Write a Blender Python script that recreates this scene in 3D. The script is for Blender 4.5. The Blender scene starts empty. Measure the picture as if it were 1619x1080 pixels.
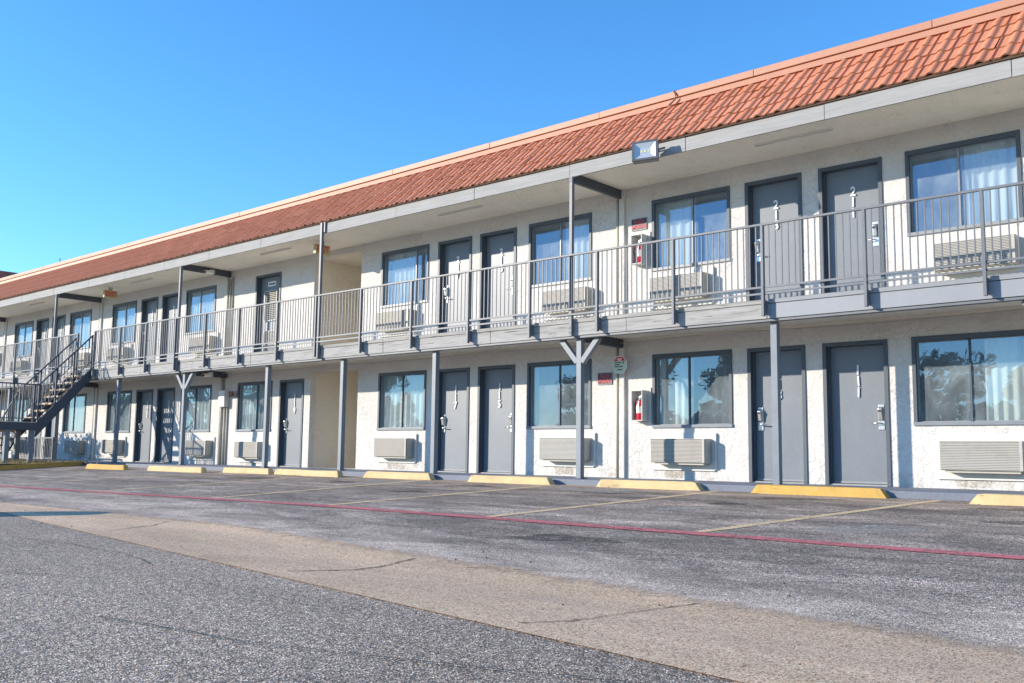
import bpy, math, random
from mathutils import Vector
R = math.radians
rnd = random.Random(7)
scene = bpy.context.scene
col = scene.collection

# ------------------------------------------------------------------ camera
F_PX, W_PX = 1525.27, 1619.0
yaw, pit, rol = R(41.762), R(6.5615), R(0.7319)
fw = Vector((-math.sin(yaw)*math.cos(pit), math.cos(yaw)*math.cos(pit), math.sin(pit)))
rt = Vector((math.cos(yaw), math.sin(yaw), 0)); up = rt.cross(fw)
r2 = math.cos(rol)*rt + math.sin(rol)*up
u2 = -math.sin(rol)*rt + math.cos(rol)*up
cam_d = bpy.data.cameras.new('camera'); cam = bpy.data.objects.new('camera', cam_d); col.objects.link(cam)
from mathutils import Matrix
M3 = Matrix((r2, u2, -fw)).transposed()
cam.matrix_world = Matrix.Translation((7.4659, -14.0591, 0.4170)) @ M3.to_4x4()
cam_d.sensor_fit = 'HORIZONTAL'; cam_d.sensor_width = 36.0
cam_d.lens = 36.0*F_PX/W_PX
cam_d.clip_end = 2000; cam_d.clip_start = 0.05
scene.camera = cam

# ------------------------------------------------------------------ sky and sun
to_sun = Vector((-1.09, -1.0, 0.445)).normalized()
el = math.asin(to_sun.z); az = math.atan2(to_sun.x, to_sun.y)
world = bpy.data.worlds.new('World'); scene.world = world; world.use_nodes = True
wn = world.node_tree.nodes; wl = world.node_tree.links
bg = wn['Background']
sky = wn.new('ShaderNodeTexSky'); sky.sky_type = 'NISHITA'; sky.sun_disc = False
sky.sun_elevation = el; sky.sun_rotation = az
sky.altitude = 1500; sky.air_density = 1.3; sky.dust_density = 0.0; sky.ozone_density = 6.0
hs = wn.new('ShaderNodeHueSaturation'); hs.inputs['Saturation'].default_value = 1.10; wl.new(sky.outputs[0], hs.inputs['Color']); wl.new(hs.outputs[0], bg.inputs[0]); bg.inputs[1].default_value = 0.15
sun_d = bpy.data.lights.new('sun', 'SUN'); sun_d.energy = 3.1; sun_d.angle = R(0.53); sun_d.color = (1.0, 0.90, 0.765)
sun = bpy.data.objects.new('sun', sun_d); col.objects.link(sun)
sun.rotation_euler = (-to_sun).to_track_quat('-Z', 'Y').to_euler()
scene.view_settings.view_transform = 'Standard'; scene.view_settings.look = 'None'
scene.view_settings.gamma = 1.0; scene.view_settings.use_curve_mapping = False
scene.view_settings.exposure = 1.10

# ------------------------------------------------------------------ helpers
def tag(o, label=None, cat=None, group=None, kind=None):
    if label: o['label'] = label
    if cat: o['category'] = cat
    if group: o['group'] = group
    if kind: o['kind'] = kind
    return o
def empty(name, loc=(0, 0, 0), parent=None):
    o = bpy.data.objects.new(name, None); o.location = loc; o.empty_display_size = 0.2
    col.objects.link(o)
    if parent: o.parent = parent
    return o
def link(name, me, parent=None, loc=None):
    o = bpy.data.objects.new(name, me); col.objects.link(o)
    if parent: o.parent = parent
    if loc: o.location = loc
    return o
class MB:
    def __init__(s): s.v = []; s.f = []; s.m = []
    def quad(s, a, b, c, d, mi=0):
        n = len(s.v); s.v += [a, b, c, d]; s.f.append((n, n+1, n+2, n+3)); s.m.append(mi)
    def poly(s, pts, mi=0):
        n = len(s.v); s.v += pts; s.f.append(tuple(range(n, n+len(pts)))); s.m.append(mi)
    def hexa(s, p, mi=0):   # p: 4 bottom (ccw from above), 4 top
        n = len(s.v); s.v += p
        for q in ((3, 2, 1, 0), (4, 5, 6, 7), (0, 1, 5, 4), (1, 2, 6, 5), (2, 3, 7, 6), (3, 0, 4, 7)):
            s.f.append(tuple(n+i for i in q)); s.m.append(mi)
    def box(s, x0, x1, y0, y1, z0, z1, mi=0):
        x0, x1 = sorted((x0, x1)); y0, y1 = sorted((y0, y1)); z0, z1 = sorted((z0, z1))
        s.hexa([(x0, y0, z0), (x1, y0, z0), (x1, y1, z0), (x0, y1, z0), (x0, y0, z1), (x1, y0, z1), (x1, y1, z1), (x0, y1, z1)], mi)
    def bar(s, a, b, w, h, upv=(0, 0, 1), mi=0):   # rectangular bar between two points
        a = Vector(a); b = Vector(b); d = (b-a).normalized(); u = Vector(upv)
        r = d.cross(u).normalized(); u = r.cross(d).normalized()
        r *= w/2; u *= h/2
        P = [a-r-u, a+r-u, b+r-u, b-r-u, a-r+u, a+r+u, b+r+u, b-r+u]
        s.hexa([tuple(p) for p in P], mi)
    def tube(s, pts, r, n=8, mi=0, caps=True):
        pts = [Vector(p) for p in pts]; base = len(s.v); rr = r if isinstance(r, (list, tuple)) else [r]*len(pts)
        for i, p in enumerate(pts):
            d = (pts[min(i+1, len(pts)-1)]-pts[max(i-1, 0)]).normalized()
            a = Vector((0, 0, 1)) if abs(d.z) < .9 else Vector((1, 0, 0))
            u = d.cross(a).normalized(); w = u.cross(d).normalized()
            for k in range(n):
                t = 2*math.pi*k/n; s.v.append(tuple(p+(u*math.cos(t)+w*math.sin(t))*rr[i]))
        for i in range(len(pts)-1):
            for k in range(n):
                a = base+i*n+k; b = base+i*n+(k+1) % n
                s.f.append((a, b, b+n, a+n)); s.m.append(mi)
        if caps:
            s.f.append(tuple(base+k for k in range(n))); s.m.append(mi)
            e = base+(len(pts)-1)*n; s.f.append(tuple(e+k for k in reversed(range(n)))); s.m.append(mi)
    def mesh(s, name, mats, smooth=False):
        me = bpy.data.meshes.new(name); me.from_pydata([tuple(v) for v in s.v], [], s.f)
        if not isinstance(mats, (list, tuple)): mats = [mats]
        for m in mats: me.materials.append(m)
        if any(s.m): me.polygons.foreach_set('material_index', s.m)
        if smooth: me.polygons.foreach_set('use_smooth', [True]*len(me.polygons))
        me.update(); return me
    def build(s, name, mats, parent=None, smooth=False, loc=None, fix=True, bev=0):
        me = s.mesh(name, mats, smooth)
        if fix:
            import bmesh
            bm = bmesh.new(); bm.from_mesh(me); bmesh.ops.recalc_face_normals(bm, faces=bm.faces); bm.to_mesh(me); bm.free()
        o = link(name, me, parent, loc)
        if bev:
            b = o.modifiers.new('bevel', 'BEVEL'); b.width = bev; b.segments = 2; b.limit_method = 'ANGLE'
        return o
def text_mesh(txt, size, ext, mat, sx=1.0):
    c = bpy.data.curves.new('txt', 'FONT'); c.body = txt; c.size = size; c.extrude = ext
    c.align_x = 'CENTER'; c.align_y = 'CENTER'; c.resolution_u = 3; c.offset = size*.02
    o = bpy.data.objects.new('txt', c); col.objects.link(o)
    bpy.context.view_layer.update()
    me = bpy.data.meshes.new_from_object(o.evaluated_get(bpy.context.evaluated_depsgraph_get()))
    bpy.data.objects.remove(o); bpy.data.curves.remove(c)
    for v in me.vertices:
        x, y, z = v.co; v.co = (x*sx, -z, y)
    me.materials.clear(); me.materials.append(mat); return me

# ------------------------------------------------------------------ materials
def newmat(name):
    m = bpy.data.materials.new(name); m.use_nodes = True
    nt = m.node_tree; return m, nt.nodes, nt.links, nt.nodes['Principled BSDF']
def noise(N, L, vec, scale, detail=3, rough=.55, dist=0.0):
    n = N.new('ShaderNodeTexNoise'); n.inputs['Scale'].default_value = scale; n.inputs['Detail'].default_value = detail
    n.inputs['Roughness'].default_value = rough; n.inputs['Distortion'].default_value = dist
    L.new(vec, n.inputs['Vector']); return n
def ramp(N, L, src, stops):
    r = N.new('ShaderNodeValToRGB'); e = r.color_ramp.elements
    while len(e) > 2: e.remove(e[-1])
    for i, (p, c) in enumerate(stops):
        c = (c, c, c, 1) if not isinstance(c, (tuple, list)) else (*c, 1)
        if i < 2: e[i].position = p; e[i].color = c
        else:
            q = e.new(p); q.color = c
    L.new(src, r.inputs[0]); return r
def mix(N, L, fac, a, b, mode='MIX'):
    m = N.new('ShaderNodeMix'); m.data_type = 'RGBA'; m.blend_type = mode
    for sock, val in ((m.inputs[0], fac), (m.inputs[6], a), (m.inputs[7], b)):
        if isinstance(val, (int, float)): sock.default_value = val
        elif isinstance(val, (tuple, list)): sock.default_value = (*val, 1)
        else: L.new(val, sock)
    return m.outputs[2]
def pos(N): return N.new('ShaderNodeNewGeometry').outputs['Position']
def bump(N, L, P, h, strength, dist, prev=None):
    b = N.new('ShaderNodeBump'); b.inputs['Strength'].default_value = strength; b.inputs['Distance'].default_value = dist
    L.new(h, b.inputs['Height'])
    if prev: L.new(prev.outputs[0], b.inputs['Normal'])
    if P: L.new(b.outputs[0], P.inputs['Normal'])
    return b
def paint(name, c, rough=.5, var=.12, scale=3.0, metal=0.0, bmp=.15, bs=40, wear=None):
    m, N, L, P = newmat(name); p = pos(N)
    n = noise(N, L, p, scale, 3, .6); n2 = noise(N, L, p, scale*9, 2, .6)
    a = ramp(N, L, n.outputs[0], [(.3, tuple(x*(1-var) for x in c)), (.7, tuple(min(1, x*(1+var)) for x in c))])
    out = mix(N, L, .35, a.outputs[0], ramp(N, L, n2.outputs[0], [(.3, tuple(x*(1-var) for x in c)), (.7, tuple(min(1, x*(1+var)) for x in c))]).outputs[0])
    if wear:
        w = ramp(N, L, noise(N, L, p, 14, 5, .7).outputs[0], [(.60, 0.0), (.68, 1.0)])
        out = mix(N, L, w.outputs[0], out, wear)
    L.new(out, P.inputs['Base Color']); P.inputs['Roughness'].default_value = rough; P.inputs['Metallic'].default_value = metal
    if bmp: bump(N, L, P, noise(N, L, p, bs, 2, .6).outputs[0], bmp, .01)
    return m
def stucco(name, c, amt=1.0, stain=True):
    m, N, L, P = newmat(name); p = pos(N)
    a = noise(N, L, p, 7.5, 4, .55, 1.4); b = noise(N, L, p, 17, 3, .6, 1.2); d = noise(N, L, p, 70, 2, .6)
    ra = ramp(N, L, a.outputs[0], [(.50, 0.0), (.535, 1.0)]); rb = ramp(N, L, b.outputs[0], [(.54, 0.0), (.59, 1.0)])
    pm = ramp(N, L, noise(N, L, p, 1.3, 3, .6).outputs[0], [(.35, .15), (.65, 1.0)])
    m1 = N.new('ShaderNodeMath'); m1.operation = 'MULTIPLY'; L.new(ra.outputs[0], m1.inputs[0]); L.new(pm.outputs[0], m1.inputs[1])
    b1 = bump(N, L, None, m1.outputs[0], .75*amt, .011); b2 = bump(N, L, None, rb.outputs[0], .35*amt, .006, b1)
    bump(N, L, P, d.outputs[0], .35*amt, .006, b2)
    big = noise(N, L, p, .7, 4, .6)
    cr = ramp(N, L, big.outputs[0], [(.3, tuple(x*.93 for x in c)), (.7, tuple(min(.9, x*1.04) for x in c))]).outputs[0]
    # dark line along the trowel edges: caught dirt plus painted relief shade
    edge = ramp(N, L, a.outputs[0], [(.485, 0.0), (.505, 1.0), (.53, 0.0)])
    msk = ramp(N, L, noise(N, L, p, 2.1, 3, .5).outputs[0], [(.50, 0.0), (.66, .55)])
    mm = N.new('ShaderNodeMath'); mm.operation = 'MULTIPLY'; L.new(edge.outputs[0], mm.inputs[0]); L.new(msk.outputs[0], mm.inputs[1])
    cr = mix(N, L, mm.outputs[0], cr, tuple(x*.5 for x in c))
    if stain:
        sep = N.new('ShaderNodeSeparateXYZ'); L.new(p, sep.inputs[0])
        lo = N.new('ShaderNodeMapRange'); lo.inputs[1].default_value = 0.0; lo.inputs[2].default_value = 0.34; lo.inputs[3].default_value = .75; lo.inputs[4].default_value = 0.0
        L.new(sep.outputs[2], lo.inputs[0])
        sn = ramp(N, L, noise(N, L, p, 3.5, 5, .7).outputs[0], [(.48, 0.0), (.72, 1.0)])
        m2 = N.new('ShaderNodeMath'); m2.operation = 'MULTIPLY'; L.new(lo.outputs[0], m2.inputs[0]); L.new(sn.outputs[0], m2.inputs[1])
        cr = mix(N, L, m2.outputs[0], cr, (.33, .27, .20))
    L.new(cr, P.inputs['Base Color']); P.inputs['Roughness'].default_value = .88
    return m
def flat(name, c, rough=.6, metal=0.0, emit=0.0):
    m, N, L, P = newmat(name); P.inputs['Base Color'].default_value = (*c, 1); P.inputs['Roughness'].default_value = rough
    P.inputs['Metallic'].default_value = metal
    if emit: P.inputs['Emission Color'].default_value = (*c, 1); P.inputs['Emission Strength'].default_value = emit
    return m
m_wall = stucco('stucco_white', (.67, .64, .595))
m_soffit = stucco('stucco_soffit', (.86, .80, .68), .9, False)
m_breeze = stucco('stucco_tan', (.76, .69, .58), .7, False)
m_door = paint('door_slate', (.168, .189, .215), .45, .09, 2.0, bmp=.08, wear=(.18, .205, .235))
m_frame = paint('frame_slate', (.072, .088, .11), .5, .10, 4)
m_post = paint('post_grey', (.192, .218, .244), .5, .12, 3, bmp=.1, wear=(.15, .165, .18))
m_dark = paint('steel_dark', (.062, .072, .088), .5, .15, 4, bmp=.1)
m_rail = paint('rail_grey', (.145, .156, .172), .5, .16, 5, bmp=.1, wear=(.13, .125, .12))
m_alu = paint('window_alu', (.27, .28, .285), .4, .08, 4, bmp=0)
m_metalclad = paint('deck_metal', (.27, .285, .305), .55, .06, 1.2, bmp=.06, bs=8)
def acmat():
    m, N, L, P = newmat('ac_beige'); p = pos(N); oi = N.new('ShaderNodeObjectInfo')
    c = ramp(N, L, oi.outputs['Random'], [(0, (.46, .44, .40)), (.5, (.43, .40, .35)), (1, (.49, .455, .385))]).outputs[0]
    c = mix(N, L, ramp(N, L, noise(N, L, p, 5, 5, .7).outputs[0], [(.52, 0.0), (.75, .5)]).outputs[0], c, (.30, .26, .20))
    L.new(c, P.inputs['Base Color']); P.inputs['Roughness'].default_value = .5; return m
m_ac = acmat()
m_acdark = flat('ac_dark', (.07, .068, .06), .8)
m_trim = paint('trim_white', (.62, .60, .56), .6, .06, 4, bmp=.1)
m_pipe = paint('pipe_cream', (.48, .45, .38), .6, .08, 4, bmp=.05)
m_chrome = paint('lock_satin', (.72, .71, .69), .28, .05, 10, metal=.9, bmp=0)
m_black = flat('black', (.02, .02, .022), .5)
m_numeral = flat('numeral_white', (.80, .80, .78), .35)
m_red = flat('sign_red', (.62, .045, .06), .5)
m_signblack = flat('sign_black', (.05, .055, .065), .5)
m_ext = flat('extinguisher_red', (.62, .03, .06), .25)
m_white = flat('white_plastic', (.78, .77, .73), .45)
m_exit = flat('exit_housing', (.46, .38, .18), .5)
m_green = flat('sign_pale_green', (.55, .66, .53), .5)
m_dkgreen = flat('sign_dark_green', (.04, .10, .06), .6)
m_pink = flat('sign_pink', (.55, .16, .22), .5); m_olive = flat('sign_olive', (.35, .34, .08), .6)
m_interior = paint('room_wall', (.66, .64, .60), .9, .06, 1, bmp=0)
m_wood_tread = paint('tread_concrete', (.62, .47, .33), .85, .15, 6, bmp=.3)
m_coping = paint('coping_salmon', (.47, .225, .135), .55, .07, 1.5, bmp=.08, bs=10)
m_curbgrey = paint('curb_grey', (.17, .19, .23), .7, .15, 2, wear=(.20, .185, .165), bmp=.4, bs=25)
m_yellow = paint('paint_yellow', (.62, .37, .085), .7, .12, 3, wear=(.56, .40, .16), bmp=.5, bs=30)
m_yellow2 = paint('paint_yellow_pale', (.66, .49, .25), .75, .10, 3, wear=(.56, .46, .28), bmp=.5, bs=30)

def stopmat(name, c, chip):
    m, N, L, P = newmat(name); p = pos(N)
    base = ramp(N, L, noise(N, L, p, 3, 5, .65).outputs[0], [(.3, tuple(x*.84 for x in c)), (.7, tuple(min(1, x*1.1) for x in c))]).outputs[0]
    base = mix(N, L, ramp(N, L, noise(N, L, p, 16, 6, .75).outputs[0], [(.57, 0.0), (.66, .9)]).outputs[0], base, chip)
    mp = N.new('ShaderNodeMapping'); mp.inputs['Scale'].default_value = (1.2, 3, 9); L.new(p, mp.inputs[0])
    base = mix(N, L, ramp(N, L, noise(N, L, mp.outputs[0], 2.2, 6, .75, .6).outputs[0], [(.58, 0.0), (.70, .62)]).outputs[0], base, (.16, .125, .09))
    L.new(base, P.inputs['Base Color']); P.inputs['Roughness'].default_value = .8
    bump(N, L, P, noise(N, L, p, 30, 5, .7).outputs[0], .7, .012); return m
m_stop1 = stopmat('stop_yellow', (.62, .37, .085), (.50, .42, .28)); m_stop2 = stopmat('stop_yellow_pale', (.66, .48, .235), (.52, .46, .36))
def weathered(name):
    m, N, L, P = newmat(name); p = pos(N)
    mp = N.new('ShaderNodeMapping'); mp.inputs['Scale'].default_value = (.7, 8, 16); L.new(p, mp.inputs[0])
    g = noise(N, L, mp.outputs[0], 2.2, 6, .65, .8)
    c = ramp(N, L, g.outputs[0], [(.32, (.26, .25, .235)), (.5, (.375, .365, .345)), (.75, (.44, .43, .405))])
    k = ramp(N, L, noise(N, L, mp.outputs[0], 1.1, 5, .7, 1.5).outputs[0], [(.33, 1.0), (.40, 0.0)])
    out = mix(N, L, k.outputs[0], c.outputs[0], (.15, .14, .12))
    L.new(out, P.inputs['Base Color']); P.inputs['Roughness'].default_value = .85
    bump(N, L, P, g.outputs[0], .5, .012); return m
m_wood = weathered('weathered_board')
def fasciamat():
    m, N, L, P = newmat('fascia_paint'); p = pos(N)
    mp = N.new('ShaderNodeMapping'); mp.inputs['Scale'].default_value = (.6, 4, 10); L.new(p, mp.inputs[0])
    g = noise(N, L, mp.outputs[0], 2.5, 6, .6, .4)
    c = ramp(N, L, g.outputs[0], [(.3, (.29, .283, .268)), (.7, (.385, .376, .358))])
    L.new(c.outputs[0], P.inputs['Base Color']); P.inputs['Roughness'].default_value = .8
    bump(N, L, P, g.outputs[0], .25, .008); return m
m_fascia = fasciamat()

def tilemat():
    m, N, L, P = newmat('clay_tile'); p = pos(N)
    oi = N.new('ShaderNodeObjectInfo')
    c1 = ramp(N, L, oi.outputs['Random'], [(0, (.55, .185, .088)), (.5, (.645, .235, .115)), (1, (.70, .275, .145))])
    n = noise(N, L, p, 3.0, 5, .65); n2 = noise(N, L, p, 26, 4, .65)
    c = mix(N, L, .5, c1.outputs[0], ramp(N, L, n.outputs[0], [(.3, (.565, .195, .095)), (.7, (.70, .265, .135))]).outputs[0])
    c = mix(N, L, ramp(N, L, n2.outputs[0], [(.60, 0.0), (.78, .28)]).outputs[0], c, (.36, .14, .09))
    L.new(c, P.inputs['Base Color']); P.inputs['Roughness'].default_value = .72
    bump(N, L, P, n2.outputs[0], .2, .004); return m
m_tile = tilemat()
m_tilebutt = paint('tile_butt', (.33, .15, .085), .9, .3, 20, bmp=.3)

def asphalt():
    m, N, L, P = newmat('asphalt'); p = pos(N)
    sep = N.new('ShaderNodeSeparateXYZ'); L.new(p, sep.inputs[0])
    v = N.new('ShaderNodeTexVoronoi'); v.inputs['Scale'].default_value = 150; L.new(p, v.inputs['Vector'])
    vs = N.new('ShaderNodeSeparateColor'); L.new(v.outputs['Color'], vs.inputs[0])
    stone = ramp(N, L, vs.outputs[0], [(0, (.06, .056, .053)), (.35, (.24, .228, .216)), (.72, (.58, .55, .52)), (1, (1.0, .97, .92))])
    gap = ramp(N, L, v.outputs['Distance'], [(.26, 0.0), (.52, .85)])
    near = mix(N, L, gap.outputs[0], stone.outputs[0], (.05, .046, .045))
    mp = N.new('ShaderNodeMapping'); mp.inputs['Scale'].default_value = (.5, 1, 1); mp.inputs['Rotation'].default_value = (0, 0, .12); L.new(p, mp.inputs[0])
    big = noise(N, L, mp.outputs[0], .45, 5, .6, .6); med = noise(N, L, mp.outputs[0], 2.0, 5, .72, .6); fine = noise(N, L, p, 24, 3, .7)
    mp2 = N.new('ShaderNodeMapping'); mp2.inputs['Scale'].default_value = (.16, 1.5, 1); mp2.inputs['Rotation'].default_value = (0, 0, .10); L.new(p, mp2.inputs[0])
    streak = noise(N, L, mp2.outputs[0], 1.3, 5, .6, .3)
    # stalls: dark binder with bleached, scuffed patches; open lot: even grey with faint tyre tracks
    dark = ramp(N, L, med.outputs[0], [(.28, .40), (.46, .72), (.58, 1.08), (.74, 1.7)])
    stall = mix(N, L, 1.0, near, dark.outputs[0], 'MULTIPLY')
    stall = mix(N, L, 1.0, stall, ramp(N, L, streak.outputs[0], [(.35, .80), (.65, 1.28)]).outputs[0], 'MULTIPLY')
    ravel = noise(N, L, p, 34, 3, .75)
    stall = mix(N, L, 1.0, stall, ramp(N, L, ravel.outputs[0], [(.30, .30), (.46, .85), (.56, 1.08), (.72, 1.75)]).outputs[0], 'MULTIPLY')
    bigr = ramp(N, L, big.outputs[0], [(.3, .80), (.7, 1.22)])
    lot = mix(N, L, 1.0, near, bigr.outputs[0], 'MULTIPLY')
    lot = mix(N, L, 1.0, lot, ramp(N, L, fine.outputs[0], [(.28, .50), (.72, 1.45)]).outputs[0], 'MULTIPLY')
    lot = mix(N, L, 1.0, lot, (1.08, 1.05, .98), 'MULTIPLY')
    mr = N.new('ShaderNodeMapRange'); mr.inputs[1].default_value = -10.4; mr.inputs[2].default_value = -8.4; L.new(sep.outputs[1], mr.inputs[0])
    c = mix(N, L, mr.outputs[0], lot, mix(N, L, 1.0, stall, bigr.outputs[0], 'MULTIPLY'))
    # pale grit washed against the gutter
    dist = N.new('ShaderNodeMath'); dist.operation = 'MULTIPLY_ADD'; dist.inputs[1].default_value = .132; dist.inputs[2].default_value = 8.65
    L.new(sep.outputs[0], dist.inputs[0])
    d2 = N.new('ShaderNodeMath'); d2.operation = 'ADD'; L.new(dist.outputs[0], d2.inputs[0]); L.new(sep.outputs[1], d2.inputs[1])
    d3 = N.new('ShaderNodeMath'); d3.operation = 'ABSOLUTE'; L.new(d2.outputs[0], d3.inputs[0])
    gm = N.new('ShaderNodeMapRange'); gm.inputs[1].default_value = 0.0; gm.inputs[2].default_value = 1.0; gm.inputs[3].default_value = .55; gm.inputs[4].default_value = 0.0
    L.new(d3.outputs[0], gm.inputs[0])
    g2 = N.new('ShaderNodeMath'); g2.operation = 'MULTIPLY'; L.new(gm.outputs[0], g2.inputs[0]); L.new(ramp(N, L, med.outputs[0], [(.35, .25), (.62, 1.0)]).outputs[0], g2.inputs[1])
    c = mix(N, L, g2.outputs[0], c, mix(N, L, .45, stone.outputs[0], (.52, .50, .47)))
    # brown silt along the kerb
    km = N.new('ShaderNodeMapRange'); km.inputs[1].default_value = -3.0; km.inputs[2].default_value = -1.7; km.inputs[3].default_value = 0.0; km.inputs[4].default_value = .7; L.new(sep.outputs[1], km.inputs[0])
    k2 = N.new('ShaderNodeMath'); k2.operation = 'MULTIPLY'; L.new(km.outputs[0], k2.inputs[0]); L.new(ramp(N, L, streak.outputs[0], [(.42, .1), (.60, 1.0)]).outputs[0], k2.inputs[1])
    c = mix(N, L, k2.outputs[0], c, (.30, .255, .20))
    c = mix(N, L, 1.0, c, (1.95, 1.60, 1.29), 'MULTIPLY')
    L.new(c, P.inputs['Base Color']); P.inputs['Roughness'].default_value = .9
    b0 = bump(N, L, None, med.outputs[0], .5, .035); b1 = bump(N, L, None, ravel.outputs[0], .45, .02, b0)
    vi = N.new('ShaderNodeMath'); vi.operation = 'SUBTRACT'; vi.inputs[0].default_value = 1.0; L.new(v.outputs['Distance'], vi.inputs[1])
    bump(N, L, P, vi.outputs[0], .5, .004, b1); return m
m_asphalt = asphalt()
def gravelly():
    m, N, L, P = newmat('gutter_concrete'); p = pos(N)
    v = N.new('ShaderNodeTexVoronoi'); v.inputs['Scale'].default_value = 130; L.new(p, v.inputs['Vector'])
    vs = N.new('ShaderNodeSeparateColor'); L.new(v.outputs['Color'], vs.inputs[0])
    st = ramp(N, L, vs.outputs[1], [(0, (.17, .095, .052)), (.22, (.63, .40, .225)), (.6, (.82, .545, .325)), (.9, (.97, .75, .48)), (1, (.34, .22, .14))])
    mp = N.new('ShaderNodeMapping'); mp.inputs['Scale'].default_value = (.4, 1.5, 1); mp.inputs['Rotation'].default_value = (0, 0, .135); L.new(p, mp.inputs[0])
    big = noise(N, L, mp.outputs[0], .9, 6, .65, .5)
    c = mix(N, L, 1.0, st.outputs[0], ramp(N, L, big.outputs[0], [(.3, .66), (.7, 1.14)]).outputs[0], 'MULTIPLY')
    at = N.new('ShaderNodeAttribute'); at.attribute_name = 'across'
    # silt stain along the middle of the strip, cleaner and more orange at the sides
    mid = ramp(N, L, at.outputs['Fac'], [(.10, 0.0), (.50, .55), (.92, .1)])
    sm = N.new('ShaderNodeMath'); sm.operation = 'MULTIPLY'; L.new(mid.outputs[0], sm.inputs[0]); L.new(ramp(N, L, noise(N, L, mp.outputs[0], 2.3, 6, .7).outputs[0], [(.38, .15), (.66, 1.0)]).outputs[0], sm.inputs[1])
    c = mix(N, L, sm.outputs[0], c, mix(N, L, .5, st.outputs[0], (.26, .215, .18)))
    L.new(c, P.inputs['Base Color']); P.inputs['Roughness'].default_value = .88
    bump(N, L, P, v.outputs['Distance'], .35, .004)
    # ragged edges where asphalt and grit creep over the concrete
    en = noise(N, L, p, 7.0, 5, .8)
    lo = N.new('ShaderNodeMath'); lo.operation = 'MULTIPLY_ADD'; lo.inputs[1].default_value = .42; L.new(en.outputs[0], lo.inputs[0]); L.new(at.outputs['Fac'], lo.inputs[2])
    far_e = ramp(N, L, lo.outputs[0], [(.20, 0.0), (.36, 1.0)])
    hi = N.new('ShaderNodeMath'); hi.operation = 'MULTIPLY_ADD'; hi.inputs[1].default_value = .30; L.new(en.outputs[0], hi.inputs[0]); L.new(at.outputs['Fac'], hi.inputs[2])
    near_e = ramp(N, L, hi.outputs[0], [(1.075, 1.0), (1.105, 0.0)])
    al = N.new('ShaderNodeMath'); al.operation = 'MULTIPLY'; L.new(far_e.outputs[0], al.inputs[0]); L.new(near_e.outputs[0], al.inputs[1])
    t = N.new('ShaderNodeBsdfTransparent'); mx = N.new('ShaderNodeMixShader')
    L.new(al.outputs[0], mx.inputs[0]); L.new(t.outputs[0], mx.inputs[1]); L.new(P.outputs[0], mx.inputs[2]); L.new(mx.outputs[0], N['Material Output'].inputs[0])
    return m
m_gutter = gravelly()
def wornpaint(name, c, lo, hi):
    m, N, L, P = newmat(name); p = pos(N)
    n = noise(N, L, p, 22, 5, .75); n2 = noise(N, L, p, 2.0, 4, .6)
    ad = N.new('ShaderNodeMath'); ad.operation = 'MULTIPLY_ADD'; ad.inputs[1].default_value = .5; L.new(n2.outputs[0], ad.inputs[0]); L.new(n.outputs[0], ad.inputs[2])
    r = ramp(N, L, ad.outputs[0], [(lo, 0.0), (hi, 1.0)])
    P.inputs['Base Color'].default_value = (*c, 1); P.inputs['Roughness'].default_value = .8
    t = N.new('ShaderNodeBsdfTransparent'); mx = N.new('ShaderNodeMixShader')
    L.new(r.outputs[0], mx.inputs[0]); L.new(t.outputs[0], mx.inputs[1]); L.new(P.outputs[0], mx.inputs[2])
    L.new(mx.outputs[0], N['Material Output'].inputs[0])
    bump(N, L, P, noise(N, L, p, 60, 3).outputs[0], .5, .01); return m
m_line_y = wornpaint('line_yellow', (.80, .58, .32), .46, .78)
m_line_r = wornpaint('line_red', (.64, .17, .175), .56, .78)
m_sand = wornpaint('sand_patch', (.42, .39, .34), .62, .85)
m_crack = flat('crack', (.045, .038, .03), .95)
def glassmat():
    m, N, L, P = newmat('window_glass'); N.remove(P)
    t = N.new('ShaderNodeBsdfTransparent'); t.inputs[0].default_value = (.78, .87, .90, 1)
    g = N.new('ShaderNodeBsdfGlossy'); g.inputs['Roughness'].default_value = .0; g.inputs[0].default_value = (.62, .80, 1, 1)
    lw = N.new('ShaderNodeLayerWeight'); lw.inputs['Blend'].default_value = .5
    pw = N.new('ShaderNodeMath'); pw.operation = 'POWER'; pw.inputs[1].default_value = 4.0; L.new(lw.outputs['Facing'], pw.inputs[0])
    f = N.new('ShaderNodeMath'); f.operation = 'MULTIPLY_ADD'; f.inputs[1].default_value = .72; f.inputs[2].default_value = .18; L.new(pw.outputs[0], f.inputs[0])
    p = pos(N); bn = bump(N, L, None, noise(N, L, p, 1.6, 2).outputs[0], .10, .02); L.new(bn.outputs[0], g.inputs['Normal'])
    mx = N.new('ShaderNodeMixShader'); L.new(f.outputs[0], mx.inputs[0]); L.new(t.outputs[0], mx.inputs[1]); L.new(g.outputs[0], mx.inputs[2])
    dd = N.new('ShaderNodeBsdfDiffuse'); dd.inputs[0].default_value = (.62, .74, .80, 1)
    mpd = N.new('ShaderNodeMapping'); mpd.inputs['Scale'].default_value = (1.0, 1, .45); L.new(p, mpd.inputs[0])
    dn = ramp(N, L, noise(N, L, mpd.outputs[0], 2.6, 5, .65, .8).outputs[0], [(.30, .09), (.52, .18), (.72, .32)])
    m3 = N.new('ShaderNodeMixShader'); L.new(dn.outputs[0], m3.inputs[0]); L.new(mx.outputs[0], m3.inputs[1]); L.new(dd.outputs[0], m3.inputs[2])
    L.new(m3.outputs[0], N['Material Output'].inputs[0]); return m
m_glass = glassmat()
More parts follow.
